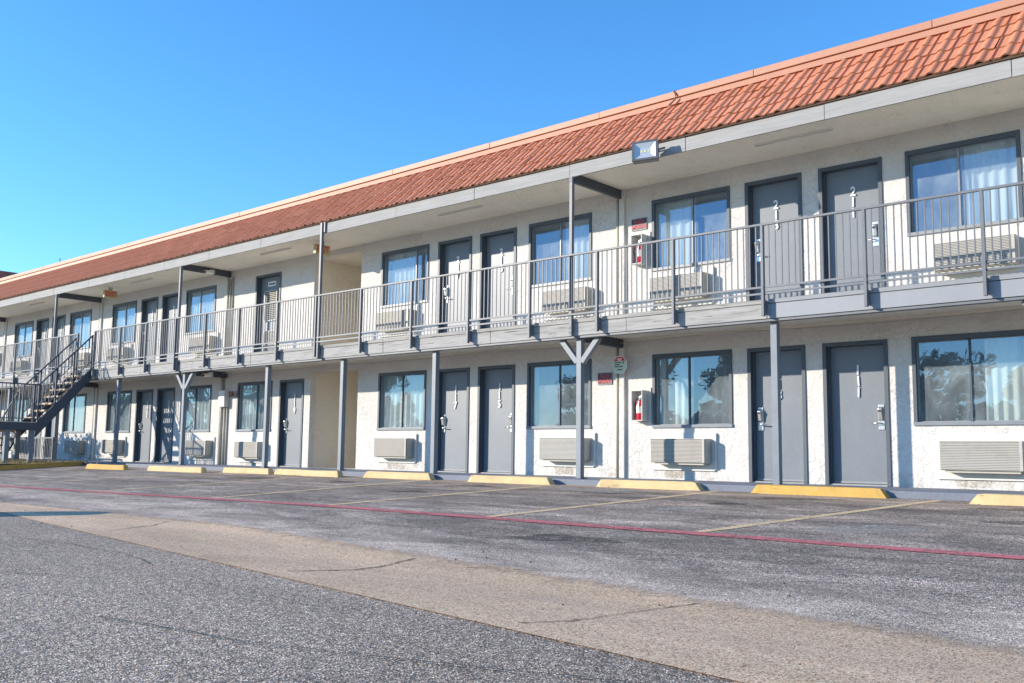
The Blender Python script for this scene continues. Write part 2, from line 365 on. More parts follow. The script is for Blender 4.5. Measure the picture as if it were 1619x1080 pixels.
def curtainmat():
    m, N, L, P = newmat('curtain_cloth'); N.remove(P)
    d = N.new('ShaderNodeBsdfDiffuse'); d.inputs[0].default_value = (.88, .85, .76, 1)
    t = N.new('ShaderNodeBsdfTranslucent'); t.inputs[0].default_value = (.75, .73, .66, 1)
    mx = N.new('ShaderNodeMixShader'); mx.inputs[0].default_value = .25
    L.new(d.outputs[0], mx.inputs[1]); L.new(t.outputs[0], mx.inputs[2]); L.new(mx.outputs[0], N['Material Output'].inputs[0]); return m
m_curtain = curtainmat()
m_dirt = paint('island_dirt', (.20, .155, .10), .95, .3, 4, bmp=.6, bs=20)
m_straw = paint('dry_grass', (.46, .34, .15), .9, .3, 9, bmp=0)

# ------------------------------------------------------------------ ground
def gz(y):
    if y > -1.6: return -0.095
    return max(-0.10+0.034*(y+1.8), -0.37)
X0, X1 = -33.0, 9.5       # ends of the part of the motel that is built
g = MB()
ys = [400, 60, -1.0, -1.6, -3, -5, -7, -8.5, -9.2, -9.74, -10.5, -12, -14, -20, -60, -400]
xs = [-400, -100, -50, -30, -20, -12, -6, 0, 4, 7, 10, 14, 24, 60, 400]
idx = {}
for i, x in enumerate(xs):
    for j, y in enumerate(ys):
        idx[i, j] = len(g.v); g.v.append((x, y, gz(y)))
for i in range(len(xs)-1):
    for j in range(len(ys)-1):
        g.f.append((idx[i, j], idx[i, j+1], idx[i+1, j+1], idx[i+1, j])); g.m.append(0)
lot = tag(g.build('parking_lot', m_asphalt), kind='structure')
def sheet(name, quads, mat, dz, parent):   # strips that hug the ground; quads: list of cross-section pairs
    b = MB()
    for (a0, a1), (b0, b1) in zip(quads[:-1], quads[1:]):
        b.quad(*[(p[0], p[1], gz(p[1])+dz) for p in (a0, b0, b1, a1)])
    o = b.build(name, mat, parent); return o
# gutter strip of washed concrete
def farY(x): return -8.80-0.132*x if x > -1 else -8.66+0.035*(x+1)
def nearY(x): return -10.09-0.142*x if x > -6 else -9.24+0.07*(-(x+6))
b = MB(); rows = []; acr = []
x = 16.0
TS = (0.0, .08, .3, .5, .7, .92, 1.0)
while x > -60:
    f_, n_ = farY(x)+.07, nearY(x)-.03; rows.append([])
    for t in TS:
        y = f_+(n_-f_)*t; rows[-1].append(len(b.v)); b.v.append((x, y, gz(y)+.006)); acr.append(t)
    x -= .3 if x > -8 else 1.0
for ra, rb_ in zip(rows[:-1], rows[1:]):
    for k in range(len(TS)-1): b.f.append((ra[k], rb_[k], rb_[k+1], ra[k+1])); b.m.append(0)
gut = tag(b.build('gutter_strip', m_gutter), kind='structure')
at_ = gut.data.attributes.new('across', 'FLOAT', 'POINT'); at_.data.foreach_set('value', acr)
for k_ in range(len(gut.data.polygons)):
    if gut.data.polygons[k_].normal.z < 0: gut.data.flip_normals(); break
def crack(pts, w, parent):
    path = []
    for (p, q) in zip(pts[:-1], pts[1:]):
        for k in range(8):
            t = k/8; path.append((p[0]+(q[0]-p[0])*t+rnd.uniform(-.012, .012), p[1]+(q[1]-p[1])*t+rnd.uniform(-.012, .012)))
    sec = []
    for i, p in enumerate(path):
        q = path[min(i+1, len(path)-1)]; o = path[max(i-1, 0)]
        d = Vector((q[0]-o[0], q[1]-o[1])); d.normalize(); n = Vector((-d.y, d.x)); ww = w*rnd.uniform(.3, 1.0)
        sec.append(((p[0]+n.x*ww, p[1]+n.y*ww), (p[0]-n.x*ww, p[1]-n.y*ww)))
    sheet('crack', sec, m_crack, .010, parent)
crack([(2.27, -9.25), (2.38, -9.6), (2.40, -9.91), (2.13, -10.33)], .012, gut)
crack([(4.75, -9.55), (4.66, -10.0), (4.60, -10.42), (4.43, -10.66)], .009, gut)
crack([(-1.9, -8.85), (-1.6, -9.2), (-1.5, -9.7)], .010, gut)
crack([(-1.6, -10.6), (-.4, -10.5), (.6, -10.55), (1.4, -10.75)], .006, lot)
crack([(-3.5, -6.2), (-2.6, -5.6), (-2.1, -4.6), (-2.2, -3.4)], .008, lot)
crack([(2.2, -6.0), (2.5, -5.2), (3.1, -4.4), (3.2, -3.5)], .006, lot)
crack([(3.0, -11.9), (4.0, -11.75), (4.9, -11.45), (5.7, -11.15)], .006, lot)
crack([(0.4, -11.7), (1.2, -11.5), (1.9, -11.1), (2.4, -10.9)], .005, lot)
# painted lines
def strip(pts, w):
    sec = []
    P2 = []
    for p, q in zip(pts[:-1], pts[1:]):
        for k in range(24): P2.append((p[0]+(q[0]-p[0])*k/24, p[1]+(q[1]-p[1])*k/24))
    P2.append(pts[-1])
    for i, p in enumerate(P2):
        q = P2[min(i+1, len(P2)-1)]; o = P2[max(i-1, 0)]
        d = Vector((q[0]-o[0], q[1]-o[1])).normalized(); n = Vector((-d.y, d.x)); j = rnd.uniform(-.008, .008)
        sec.append(((p[0]+n.x*(w/2+j), p[1]+n.y*(w/2+j)), (p[0]-n.x*(w/2-j), p[1]-n.y*(w/2-j))))
    return sec
sheet('red_line', strip([(12, -6.60), (5, -6.65), (-2.4, -6.65), (-8.1, -7.10), (-26, -8.2)], .20), m_line_r, .008, lot)
for (a, c) in (((3.46, -1.75), (2.96, -6.5)), ((0.42, -1.75), (0.44, -6.6)), ((-2.50, -1.8), (-2.26, -6.6)), ((-5.46, -1.9), (-4.60, -6.8)), ((-8.5, -2.2), (-7.6, -7.0)), ((-11.9, -2.4), (-11.0, -7.2)), ((6.3, -1.75), (5.9, -6.5))):
    sheet('stall_line', strip([a, c], .125), m_line_y, .004, lot)
def blob(cx, cy, rx, ry, name, mat, parent, dz=.003, ang=0.0):
    b = MB(); pts = []
    for k in range(28):
        t = 2*math.pi*k/28; s = 1+.18*math.sin(3*t+cx)+.12*math.sin(5*t+2*cy)+rnd.uniform(-.05, .05)
        px, py = rx*s*math.cos(t), ry*s*math.sin(t)
        X, Y = cx+px*math.cos(ang)-py*math.sin(ang), cy+px*math.sin(ang)+py*math.cos(ang)
        pts.append((X, Y, gz(Y)+dz))
    for k in range(28): b.poly([(cx, cy, gz(cy)+dz), pts[k], pts[(k+1) % 28]])
    b.build(name, mat, parent)
m_oil = wornpaint('oil_stain', (.075, .065, .055), .60, 1.0)
for (ox, oy, orx, ory) in ((1.9, -2.4, .55, .22), (-.7, -2.9, .35, .2), (-3.6, -2.7, .5, .25), (-6.3, -3.0, .45, .3), (1.6, -3.6, .25, .15), (-3.3, -4.2, .3, .2), (4.6, -2.6, .5, .2), (-9.0, -3.2, .6, .3), (4.9, -4.1, .25, .15), (2.3, -7.6, .5, .22)):
    blob(ox, oy, orx, ory, 'oil_stain', m_oil, lot, .002, .2)
blob(4.05, -5.38, .42, .30, 'sand_patch', m_sand, lot, ang=.5)
blob(1.55, -4.6, .30, .16, 'sand_patch', m_sand, lot, ang=.4)
blob(-1.2, -2.45, .9, .35, 'sand_patch', m_sand, lot); blob(-5.6, -2.6, .8, .4, 'sand_patch', m_sand, lot)
blob(-13.0, -3.0, 1.6, .35, 'sand_patch', m_sand, lot)
# pebbles and leaf litter lying on the lot
pb = MB()
for k in range(90):
    X = rnd.uniform(-9, 6.5); Y = rnd.choice((rnd.uniform(-2.4, -1.65), rnd.uniform(-11, -2.2), rnd.uniform(-10.6, -8.6)))
    s = rnd.uniform(.003, .010); z = gz(Y)+.006
    p = [(X+s*rnd.uniform(.6, 1.3)*math.cos(a), Y+s*rnd.uniform(.6, 1.3)*math.sin(a)) for a in (0.3, 1.9, 3.4, 5.0)]
    pb.hexa([(q[0], q[1], z-.004) for q in p]+[(X+(q[0]-X)*.6, Y+(q[1]-Y)*.6, z+s*.8) for q in p])
tag(pb.build('pebbles', paint('pebble', (.16, .12, .085), .9, .4, 30, bmp=0)), 'small stones and leaf litter scattered over the parking lot', 'gravel', kind='stuff')

# sidewalk along the wall with grey painted kerb face
SWY = -1.62
b = MB(); b.box(X0, X1, SWY, 0.3, -.25, -.002)
side = tag(b.build('sidewalk', m_curbgrey, bev=.015), kind='structure')

# ------------------------------------------------------------------ motel building
bld = empty('motel_building', (-8, 3, 0))
tag(bld, 'long two storey white stucco motel with red tiled mansard roof', 'motel')
BL = Vector((-8, 3, 0))
def part(mb, name, mat, parent=None, **k):
    o = mb.build(name, mat, None, **k)
    o.parent = parent or bld
    if parent is None or parent is bld: o.location = o.location-BL
    return o
doors = {'D111': (1.26, 2.25), 'D113': (0.0, .985), 'D115': (-5.99, -4.995), 'D117': (-7.225, -6.23), 'D119': (-12.81, -11.815),
         'D121': (-18.86, -17.87), 'D123': (-20.10, -19.11), 'D125': (-26.33, -25.33), 'D127': (-27.63, -26.64)}
wins = {'W111': (2.59, 4.13), 'W113': (-1.81, -.275), 'W115': (-4.67, -3.135), 'W117': (-9.055, -7.51), 'W119': (-14.68, -13.13), 'W121': (-17.51, -15.95),
        'W123': (-21.94, -20.40), 'W125': (-24.95, -23.39), 'W127': (-29.51, -27.91)}
DH, WZ0, WZ1 = 2.13, .873, 2.136
FL2 = 2.735
BRZ = (-11.56, -9.78)
openings = []
for n, (a, c) in doors.items():
    openings.append((a, c, 0.0, DH))
    if n != 'D119': openings.append((a, c, FL2, FL2+DH))
openings.append((-14.05, -12.93, FL2, FL2+2.16))
for n, (a, c) in wins.items():
    openings.append((a, c, WZ0, WZ1))
    if n != 'W119': openings.append((a, c, 3.604, 4.872))
openings.append((BRZ[0], BRZ[1], 0.0, 2.27)); openings.append((BRZ[0], BRZ[1], 2.66, 5.04))
gx_ = sorted({X0, X1} | {o[0] for o in openings} | {o[1] for o in openings})
gz_ = sorted({-.2, 5.3} | {o[2] for o in openings} | {o[3] for o in openings})
WT = .16
def is_open(xm, zm): return any(o[0] < xm < o[1] and o[2] < zm < o[3] for o in openings)
wb = MB(); cell = {}
for i in range(len(gx_)-1):
    for j in range(len(gz_)-1):
        cell[i, j] = not is_open((gx_[i]+gx_[i+1])/2, (gz_[j]+gz_[j+1])/2)
for (i, j), s in cell.items():
    xa, xb, za, zb = gx_[i], gx_[i+1], gz_[j], gz_[j+1]
    if s:
        wb.quad((xa, 0, za), (xb, 0, za), (xb, 0, zb), (xa, 0, zb)); wb.quad((xb, WT, za), (xa, WT, za), (xa, WT, zb), (xb, WT, zb))
        if not cell.get((i-1, j), False): wb.quad((xa, WT, za), (xa, 0, za), (xa, 0, zb), (xa, WT, zb))
        if not cell.get((i+1, j), False): wb.quad((xb, 0, za), (xb, WT, za), (xb, WT, zb), (xb, 0, zb))
        if not cell.get((i, j-1), False): wb.quad((xa, WT, za), (xb, WT, za), (xb, 0, za), (xa, 0, za))
        if not cell.get((i, j+1), False): wb.quad((xa, 0, zb), (xb, 0, zb), (xb, WT, zb), (xa, WT, zb))
wall = part(wb, 'wall', m_wall, fix=False)
# rooms behind the wall
ib = MB(); DEP = 4.4
cuts = [X0, -30.3, -26.5, -22.66, -19.0, -15.3, BRZ[0]-.1, BRZ[1]+.1, -6.1, -2.45, 1.12, 4.8, X1]
for k in range(len(cuts)-1):
    a, c = cuts[k]+.03, cuts[k+1]-.03
    if abs(cuts[k]-(BRZ[0]-.1)) < .01: continue
    for z0, z1 in ((-.02, 2.45), (2.72, 5.22)):
        y0, y1 = WT+.004, DEP
        P = [(a, y0, z0), (c, y0, z0), (c, y1, z0), (a, y1, z0), (a, y0, z1), (c, y0, z1), (c, y1, z1), (a, y1, z1)]
        for q in ((0, 1, 2, 3), (7, 6, 5, 4), (1, 5, 6, 2), (2, 6, 7, 3), (3, 7, 4, 0)): ib.quad(*[P[t] for t in q])
part(ib, 'room_shell', m_interior, fix=False)
bb = MB()
for xx, s in ((BRZ[0], -1), (BRZ[1], 1)):
    bb.box(xx-.003*s*-1 if False else xx, xx+s*.08, WT+.002, 9.0, -.1, 5.3)
bb.box(BRZ[0]+.004, BRZ[1]-.004, .0+WT, 9.0, 2.40, 2.66); bb.box(BRZ[0]+.004, BRZ[1]-.004, WT, 9.0, 5.05, 5.3)
bb.box(BRZ[0]+.004, BRZ[1]-.004, .3, 9.0, -.2, -.003)
part(bb, 'breezeway_lining', m_breeze)
ob = MB(); ob.box(X0, BRZ[0]-.1, DEP+.1, 9, -.2, 5.3); ob.box(BRZ[1]+.1, X1, DEP+.1, 9, -.2, 5.3)
ob.box(X0-.1, X0, 0, 9, -.2, 5.3); ob.box(X1, X1+.1, 0, 9, -.2, 5.3)
part(ob, 'back_block', m_wall)
# breezeway soffit lip on the ground floor is darker tan
# ---- upper soffit, fascia
sb = MB(); sb.box(X0, X1, -1.388, -.004, 5.165, 5.22)
part(sb, 'soffit', m_soffit)
fs = [X1, 4.41, 2.0, -.25, -2.54, -4.81, -7.0, -9.3, -11.75, -14.0, -16.2, -18.41, -20.62, -23, -25.4, -27.8, -30.2, X0]
for a, c in zip(fs[:-1], fs[1:]):
    q = MB(); q.box(c+.004, a-.004, -1.425+rnd.uniform(-.003, .003), -1.39, 5.105+rnd.uniform(-.004, .004), 5.345); part(q, 'fascia_board', m_fascia, bev=.004)
# ---- roof: deck, tiles, flashing, coping
E0 = Vector((0, -1.46, 5.345)); E1 = Vector((0, -.43, 6.315)); SL = (E1-E0).length; dS = (E1-E0).normalized(); nS = Vector((0, -dS.z, dS.y))
rb = MB()
rb.quad((X0, -1.43, 5.33), (X1, -1.43, 5.33), (X1, -.42, 6.32), (X0, -.42, 6.32)); rb.quad((X0, -.42, 6.32), (X1, -.42, 6.32), (X1, 10, 6.32), (X0, 10, 6.32))
rb.quad((X1, -1.43, 5.33), (X1, 10, 5.33), (X1, 10, 6.32), (X1, -.42, 6.32)); rb.quad((X0, -1.43, 5.33), (X0, -.42, 6.32), (X0, 10, 6.32), (X0, 10, 5.33))
rb.quad((X0, 10, 5.33), (X0, 10, 6.32), (X1, 10, 6.32), (X1, 10, 5.33))
rb.quad((X0, -1.43, 5.33), (X0, 10, 5.33), (X1, 10, 5.33), (X1, -1.43, 5.33))
roof = part(rb, 'roof', m_tilebutt, fix=False)
q = MB(); q.box(X0, X1, -1.452, -1.427, 5.335, 5.372); q.build('eave_closure', flat('closure_dark', (.10, .055, .035), .9), roof)
TW, NC = .305, 4; EXP = SL/NC
prof = [(0, .010), (.012, .016), (.020, .002), (.030, .014), (.042, .002), (.110, 0), (.128, .008), (.147, .023), (.170, .032), (.193, .031), (.214, .021), (.232, .007), (.250, 0), (.303, 0)]
def tile_geo(mb, x, s, jit=0.0):
    base = E0+dS*s; L_ = EXP+.03
    lo = base+nS*(.031+jit); hi = base+dS*L_+nS*.008
    n = len(mb.v)
    for (u, h) in prof: p = lo+nS*h; mb.v.append((x+u, p.y, p.z))
    for (u, h) in prof: p = hi+nS*h; mb.v.append((x+u, p.y, p.z))
    for (u, h) in prof: p = lo+nS*(h-.025)+dS*.004; mb.v.append((x+u, p.y, p.z))
    k = len(prof)
    for i in range(k-1):
        mb.f.append((n+i, n+i+1, n+k+i+1, n+k+i)); mb.m.append(0)
        mb.f.append((n+2*k+i, n+2*k+i+1, n+i+1, n+i)); mb.m.append(1)
protos = []
for c_ in range(NC):
    for v in range(3):
        mb = MB(); tile_geo(mb, 0, c_*EXP, (v-1)*.004); protos.append(mb.mesh('tile', [m_tile, m_tilebutt]))
nt = int((X1-X0)/TW)
TX0 = 3.27-TW*int((3.27-X0)/TW)
spots = [(TX0+i*TW, c_) for i in range(nt) for c_ in range(NC)]
spots.sort(key=lambda t: (t[0] > 5.0, -t[0]))
far = MB()
for k, (x, c_) in enumerate(spots):
    if k < 300:
        o = link('tile', protos[c_*3+rnd.randrange(3)], roof, (x+rnd.uniform(-.011, .011), rnd.uniform(-.004, .004), rnd.uniform(-.004, .004)))
        o.rotation_euler.x = 0
    else: tile_geo(far, x+rnd.uniform(-.010, .010), c_*EXP, rnd.choice((-.004, 0, .004)))
o = link('tile_field', far.mesh('tile_field', [m_tile, m_tilebutt]), roof); o['kind'] = 'stuff'
q = MB(); q.hexa([(X0, -.492, 6.318), (X1, -.492, 6.318), (X1, -.3, 6.318), (X0, -.3, 6.318), (X0, -.475, 6.412), (X1, -.475, 6.412), (X1, -.3, 6.412), (X0, -.3, 6.412)])
o = q.build('flashing', m_coping, roof)
cx_ = [X1, 6.4, 3.2, .45, -2.6, -5.3, -8.2, -11.2, -14.2, -17.2, -20.2, -23.2, -26.2, -28.6, X0]
for a, c in zip(cx_[:-1], cx_[1:]):
    q = MB(); q.box(c+.003, a-.003, -.505+rnd.uniform(-.003, .003), -.1, 6.424, 6.538+rnd.uniform(-.003, .003)); q.build('coping', m_coping, roof, bev=.006)
q = MB(); q.box(X0, X1, -.46, -.12, 6.40, 6.43); q.build('parapet_core', m_coping, roof)
# taller roof end at the far left
q = MB(); q.box(-34.5, -30.15, -.5, 3.0, 6.62, 6.87); q.box(-34.3, -30.25, -.38, 2.9, 6.52, 6.62); q.build('raised_parapet', paint('cap_red', (.30, .10, .075), .7), roof)
# vent and conduit on the roof edge
q = MB(); q.box(-1.06, -.92, -.31, -.15, 6.53, 6.63); q.build('vent', m_coping, roof, bev=.01)
q = MB(); q.tube([(-1.07, -.60, 6.27), (-1.05, -.545, 6.33), (-.98, -.53, 6.39), (-.98, -.53, 6.46), (-1.03, -.515, 6.54), (-1.03, -.44, 6.55)], .016, 8); q.build('conduit', paint('rusty', (.28, .15, .10), .8), roof)
q = MB(); q.tube([(-25.0, -.45, 6.52), (-25.02, -.45, 6.68)], .02, 6); q.build('conduit', m_coping, roof)

# ---- walkway deck
db = MB(); db.box(X0, X1, -1.355, -.004, 2.44, 2.66)
deck = part(db, 'walkway_deck', m_soffit)
dl = [X1, 4.72, 1.06, -1.39, -4.37, -7.32, -9.62, -12.01, -14.6, -17.22, -19.9, -22.6, -25.3, -28, -30.6, X0]
def child(mb, name, mat, parent, **k):
    return mb.build(name, mat, parent, **k)
deckL = deck
for i, (a, c) in enumerate(zip(dl[:-1], dl[1:])):
    q = MB(); mtl = m_metalclad if i < 2 else m_wood; j = rnd.uniform(-.003, .003)
    q.box(c+.004, a-.004, -1.395+j, -1.358, 2.372, 2.585); child(q, 'edge_board', mtl, deck, bev=.005)
    q = MB(); q.hexa([(c+.002, -1.402+j, 2.592), (a-.002, -1.402+j, 2.592), (a-.002, -1.358, 2.592), (c+.002, -1.358, 2.592), (c+.002, -1.408+j, 2.648), (a-.002, -1.408+j, 2.648), (a-.002, -1.358, 2.662), (c+.002, -1.358, 2.662)])
    child(q, 'edge_lip', mtl, deck, bev=.004)
q = MB(); q.box(X0, X1, -1.375, -1.25, 2.335, 2.366); child(q, 'edge_flange', m_rail, deck)
q = MB(); q.box(X0, X1, -1.25, -1.19, 2.37, 2.439); child(q, 'edge_joist', m_soffit, deck)
q = MB(); q.box(X0, X1, -.06, -.005, 2.40, 2.439); child(q, 'ceiling_trim', m_soffit, deck)

# ---- posts, beams, braces
def lowpost(x, ypost=False):
    q = MB(); q.box(x-.05, x+.05, -1.285, -1.185, -.001, 2.335); p = part(q, 'post', m_post, bev=.004)
    q = MB(); q.box(x-.085, x+.085, -1.32, -1.15, -.002, .012); q.build('base_plate', m_dark, p, loc=(0, 0, 0)).parent = p
    if ypost:
        for s in (-1, 1):
            q = MB(); q.bar((x+s*.05, -1.235, 1.94), (x+s*.39, -1.235, 2.335), .096, .085, (0, 0, 1)); o = q.build('brace', m_post, p)
for x in (1.10, -5.94, -8.75, -11.50, -18.72): lowpost(x)
for x in (4.77, -2.435, -15.16, -22.62): lowpost(x, True)
for x in (-26.3, -30.3): lowpost(x)
for x in (4.80, -2.475, -15.28, -22.68, -30.35):
    q = MB(); q.box(x-.03, x+.03, -1.475, -1.412, 2.36, 5.10); p = part(q, 'upper_post', m_rail, bev=.003)
    for zz in (2.42, 2.5, 5.02, 5.07):
        q = MB(); q.tube([(x-.005, -1.474, zz), (x-.005, -1.484, zz)], .012, 6); q.build('bolt', m_dark, p)
    q = MB(); q.box(x-.02, x+.045, -1.40, -.02, 5.0, 5.163); part(q, 'beam', m_dark, bev=.004)
    q = MB(); q.box(x, x+.09, -1.18, -.02, 2.285, 2.438); part(q, 'beam', m_dark, bev=.004)
q = MB(); q.box(-9.40, -9.34, -1.490, -1.428, 2.36, 5.34); q.box(-9.36, -9.27, -1.46, -1.43, 5.12, 5.34); part(q, 'upper_post', m_rail, bev=.003)
# ---- wall pilasters and pipes at the bay joints
def pil(x, z0, z1, pipes):
    q = MB(); q.box(x-.055, x+.055, -.055, -.002, z0, z1); part(q, 'pilaster', m_wall, bev=.006)
    for (dx, r, zz) in pipes:
        q = MB(); q.tube([(x+dx, -r-.004, z0), (x+dx, -r-.004, zz)], r, 10); part(q, 'downpipe', m_pipe, smooth=True)
for x in (4.80, -2.43, -22.66, -30.33):
    pil(x, 0, 2.44, [(-.105, .028, 2.3)]); pil(x, 2.67, 5.16, [(-.10, .025, 5.0)])
pil(-15.48, 0, 2.44, [(.12, .035, 2.4), (.27, .03, 1.5), (.38, .022, 1.5)]); pil(-15.40, 2.67, 5.16, [(.11, .04, 4.9), (.21, .03, 4.95), (.30, .02, 5.0)])

# cable sagging under the walkway
q = MB(); pts = []
for k in range(60):
    x = 4.6-k*.42; t = (k % 12)/12; pts.append((x, -.16, 2.405-.05*math.sin(math.pi*t)))
q.tube(pts, .007, 5); part(q, 'cable', m_pipe)

# ---- doors
def make_door(name, a, c, z0, num, hand, louver=False):
    fw_ = .062; zt = z0+(DH if not louver else 2.16)
    q = MB(); lx0, lx1 = a+fw_, c-fw_
    q.box(lx0-.01, lx1+.01, .115, .155, z0+.022, zt-fw_+.01)
    d = part(q, 'door', m_door)
    d['label'] = 'slate grey door ' + (('numbered '+num) if num else 'with two louvre vents')
    f = MB(); Y0, Y1 = -.018, .158
    f.box(a+.001, a+fw_, Y0, Y1, z0-.001, zt-.001); f.box(c-fw_, c-.001, Y0, Y1, z0-.001, zt-.001); f.box(a+fw_+.0005, c-fw_-.0005, Y0+.003, Y1, zt-fw_, zt-.001)
    f.box(a+fw_+.0005, a+fw_+.02, .05, .112, z0, zt-fw_-.0005); f.box(c-fw_-.02, c-fw_-.0005, .05, .112, z0, zt-fw_-.0005)
    f.build('door_frame', m_frame, d, bev=.003)
    f = MB(); f.box(lx0, lx1, .02, .16, z0-.002, z0+.018); f.build('threshold', m_alu, d)
    if not louver:
        f = MB(); f.box(lx0+.02, lx1-.02, .105, .114, z0+.03, z0+.055); f.build('door_sweep', m_alu, d)
    sx = lx1-.10 if hand > 0 else lx0+.10
    zc = z0+1.0; yf = .115
    f = MB(); f.box(sx-.045, sx+.045, yf-.014, yf, zc-.185, zc+.185); f.build('lock_plate', m_chrome, d, bev=.004)
    f = MB(); f.hexa([(sx-.034, yf-.05, zc-.04), (sx+.034, yf-.05, zc-.04), (sx+.04, yf-.013, zc-.06), (sx-.04, yf-.013, zc-.06), (sx-.03, yf-.075, zc+.12), (sx+.03, yf-.075, zc+.12), (sx+.04, yf-.013, zc+.16), (sx-.04, yf-.013, zc+.16)])
    f.build('lock_housing', m_chrome, d, bev=.012)
    f = MB(); f.box(sx-.024, sx+.024, yf-.079, yf-.074, zc+.075, zc+.11); f.build('card_slot', m_black, d)
    f = MB(); f.tube([(sx, yf-.012, zc-.09), (sx, yf-.065, zc-.09), (sx-hand*.035, yf-.075, zc-.09), (sx-hand*.125, yf-.07, zc-.094)], .0105, 8); f.build('handle', m_chrome, d, smooth=True)
    if louver:
        mx = (lx0+lx1)/2
        for (za, zb) in ((z0+.95, z0+1.74), (z0+.12, z0+.70)):
            f = MB(); f.box(mx-.27, mx+.27, .100, .1148, za, zb, 1)
            n = 16
            for k in range(n):
                zz = za+.02+(zb-za-.04)*k/n
                f.hexa([(mx-.25, .082, zz), (mx+.25, .082, zz), (mx+.25, .099, zz+.012), (mx-.25, .099, zz+.012), (mx-.25, .084, zz+.006), (mx+.25, .084, zz+.006), (mx+.25, .0995, zz+.028), (mx-.25, .0995, zz+.028)])
            f.box(mx-.275, mx-.25, .078, .1145, za, zb); f.box(mx+.25, mx+.275, .078, .1145, za, zb); f.box(mx-.249, mx+.249, .078, .1145, zb-.02, zb); f.box(mx-.249, mx+.249, .078, .1145, za, za+.02)
            f.build('vent_grille', [m_ac, m_acdark], d)
        f = MB(); f.box(mx-.17, mx+.17, .106, .1145, z0+1.86, z0+1.98); s_ = f.build('sign_plate', m_numeral, d)
        f = MB()
        for k, (xa, xb) in enumerate(((-.13, -.08), (-.07, -.03), (-.02, .02), (.03, .06), (.07, .13))): f.box(mx+xa, mx+xb, .103, .1058, z0+1.895, z0+1.94)
        f.build('sign_lettering', m_signblack, d)
    else:
        for i, ch in enumerate(num):
            key = ch
            if key not in digits: digits[key] = text_mesh(ch, .205, .010, m_numeral, .85)
            o = link('digit', digits[key], d, ((a+c)/2+.005+rnd.uniform(-.004, .004), .104, z0+1.70-.168*i)); o.rotation_euler.y = rnd.uniform(-.05, .05)
    return d
digits = {}
hand = {'111': 1, '113': -1, '115': 1, '117': -1, '119': -1, '121': 1, '123': -1, '125': 1, '127': -1}
for n, (a, c) in doors.items():
    make_door(n, a, c, 0.0, n[1:], hand[n[1:]])
    if n != 'D119': make_door(n, a, c, FL2, '2'+n[2:], hand[n[1:]])
make_door('U', -14.05, -12.93, FL2, '', 1, True)

# ---- windows
def make_window(a, c, z0, z1, split, low):
    f = MB(); t = .055; y0, y1 = -.02, .10
    f.box(a+.001, a+t, y0, y1, z0+.001, z1-.001); f.box(c-t, c-.001, y0, y1, z0+.001, z1-.001)
    f.box(a+t+.0005, c-t-.0005, y0+.002, y1, z1-.075, z1-.001)
    w = part(f, 'window', m_frame, bev=.003)
    f = MB(); f.box(a-.004, c+.004, -.032, .10, z0-.006, z0+.045); f.build('sill', m_alu if not low else m_post, w, bev=.004)
    xm = a+(c-a)*split
    f = MB(); f.box(xm-.012, xm+.012, .025, .085, z0+.046, z1-.076); f.build('mullion', m_alu if not low else m_frame, w)
    f = MB()
    for xa, xb in ((a+t, xm-.012), (xm+.012, c-t)):
        if xa < xm-.1: f.box(xa+.0005, xa+.012, .03, .08, z0+.046, z1-.076)
        else: f.box(xb-.012, xb-.0005, .03, .08, z0+.046, z1-.076)
        f.box(xa+.0125, xb-.0125, .031, .079, z1-.086, z1-.0765); f.box(xa+.0125, xb-.0125, .031, .079, z0+.0455, z0+.056)
    f.build('sash', m_alu, w)
    for xa, xb, yy in ((a+t, xm-.012, .062), (xm+.012, c-t, .048)):
        f = MB(); f.quad((xa, yy, z0+.05), (xb, yy, z0+.05), (xb, yy, z1-.08), (xa, yy, z1-.08)); f.build('pane', m_glass, w, fix=False)
    return w
def curtain(a, c, spans, z0, z1, label, yb=.155):
    q = MB()
    for (s0, s1) in spans:
        xa, xb = a+(c-a)*s0, a+(c-a)*s1; n = max(10, int((xb-xa)/.018)); ph = rnd.uniform(0, 6); base = len(q.v)
        kf = rnd.uniform(38, 48)
        for i in range(n+1):
            x = xa+(xb-xa)*i/n
            for j in range(5):
                z = z1-.02-(z1-z0-.0)*j/4
                amp = .014+.018*j/4
                q.v.append((x, yb+amp*math.sin(kf*x+ph+.5*math.sin(7*x)+.25*j)+.008*math.sin(11*x), z))
        for i in range(n):
            for j in range(4):
                p = base+i*5+j; q.f.append((p, p+1, p+6, p+5)); q.m.append(0)
    o = q.build('curtain', m_curtain, None, smooth=True, fix=False)
    tag(o, label, 'curtain', 'curtains inside the room windows')
WHERE = {'111': 'at the right edge of the picture', '113': 'next to the extinguisher cabinet', '115': 'behind the nearest forked post', '117': 'right of the breezeway opening',
         '119': 'right of the meter box', '121': 'left of the meter box', '123': 'just right of the staircase', '125': 'beneath the sloping stair stringer', '127': 'behind the stair landing',
         '211': 'at the right edge of the picture', '213': 'below the flood light', '215': 'behind the nearest thin upper post', '217': 'right of the breezeway opening', '221': 'below the security camera',
         '223': 'right of the stair head', '225': 'left of the stair head', '227': 'farthest left along the walkway'}
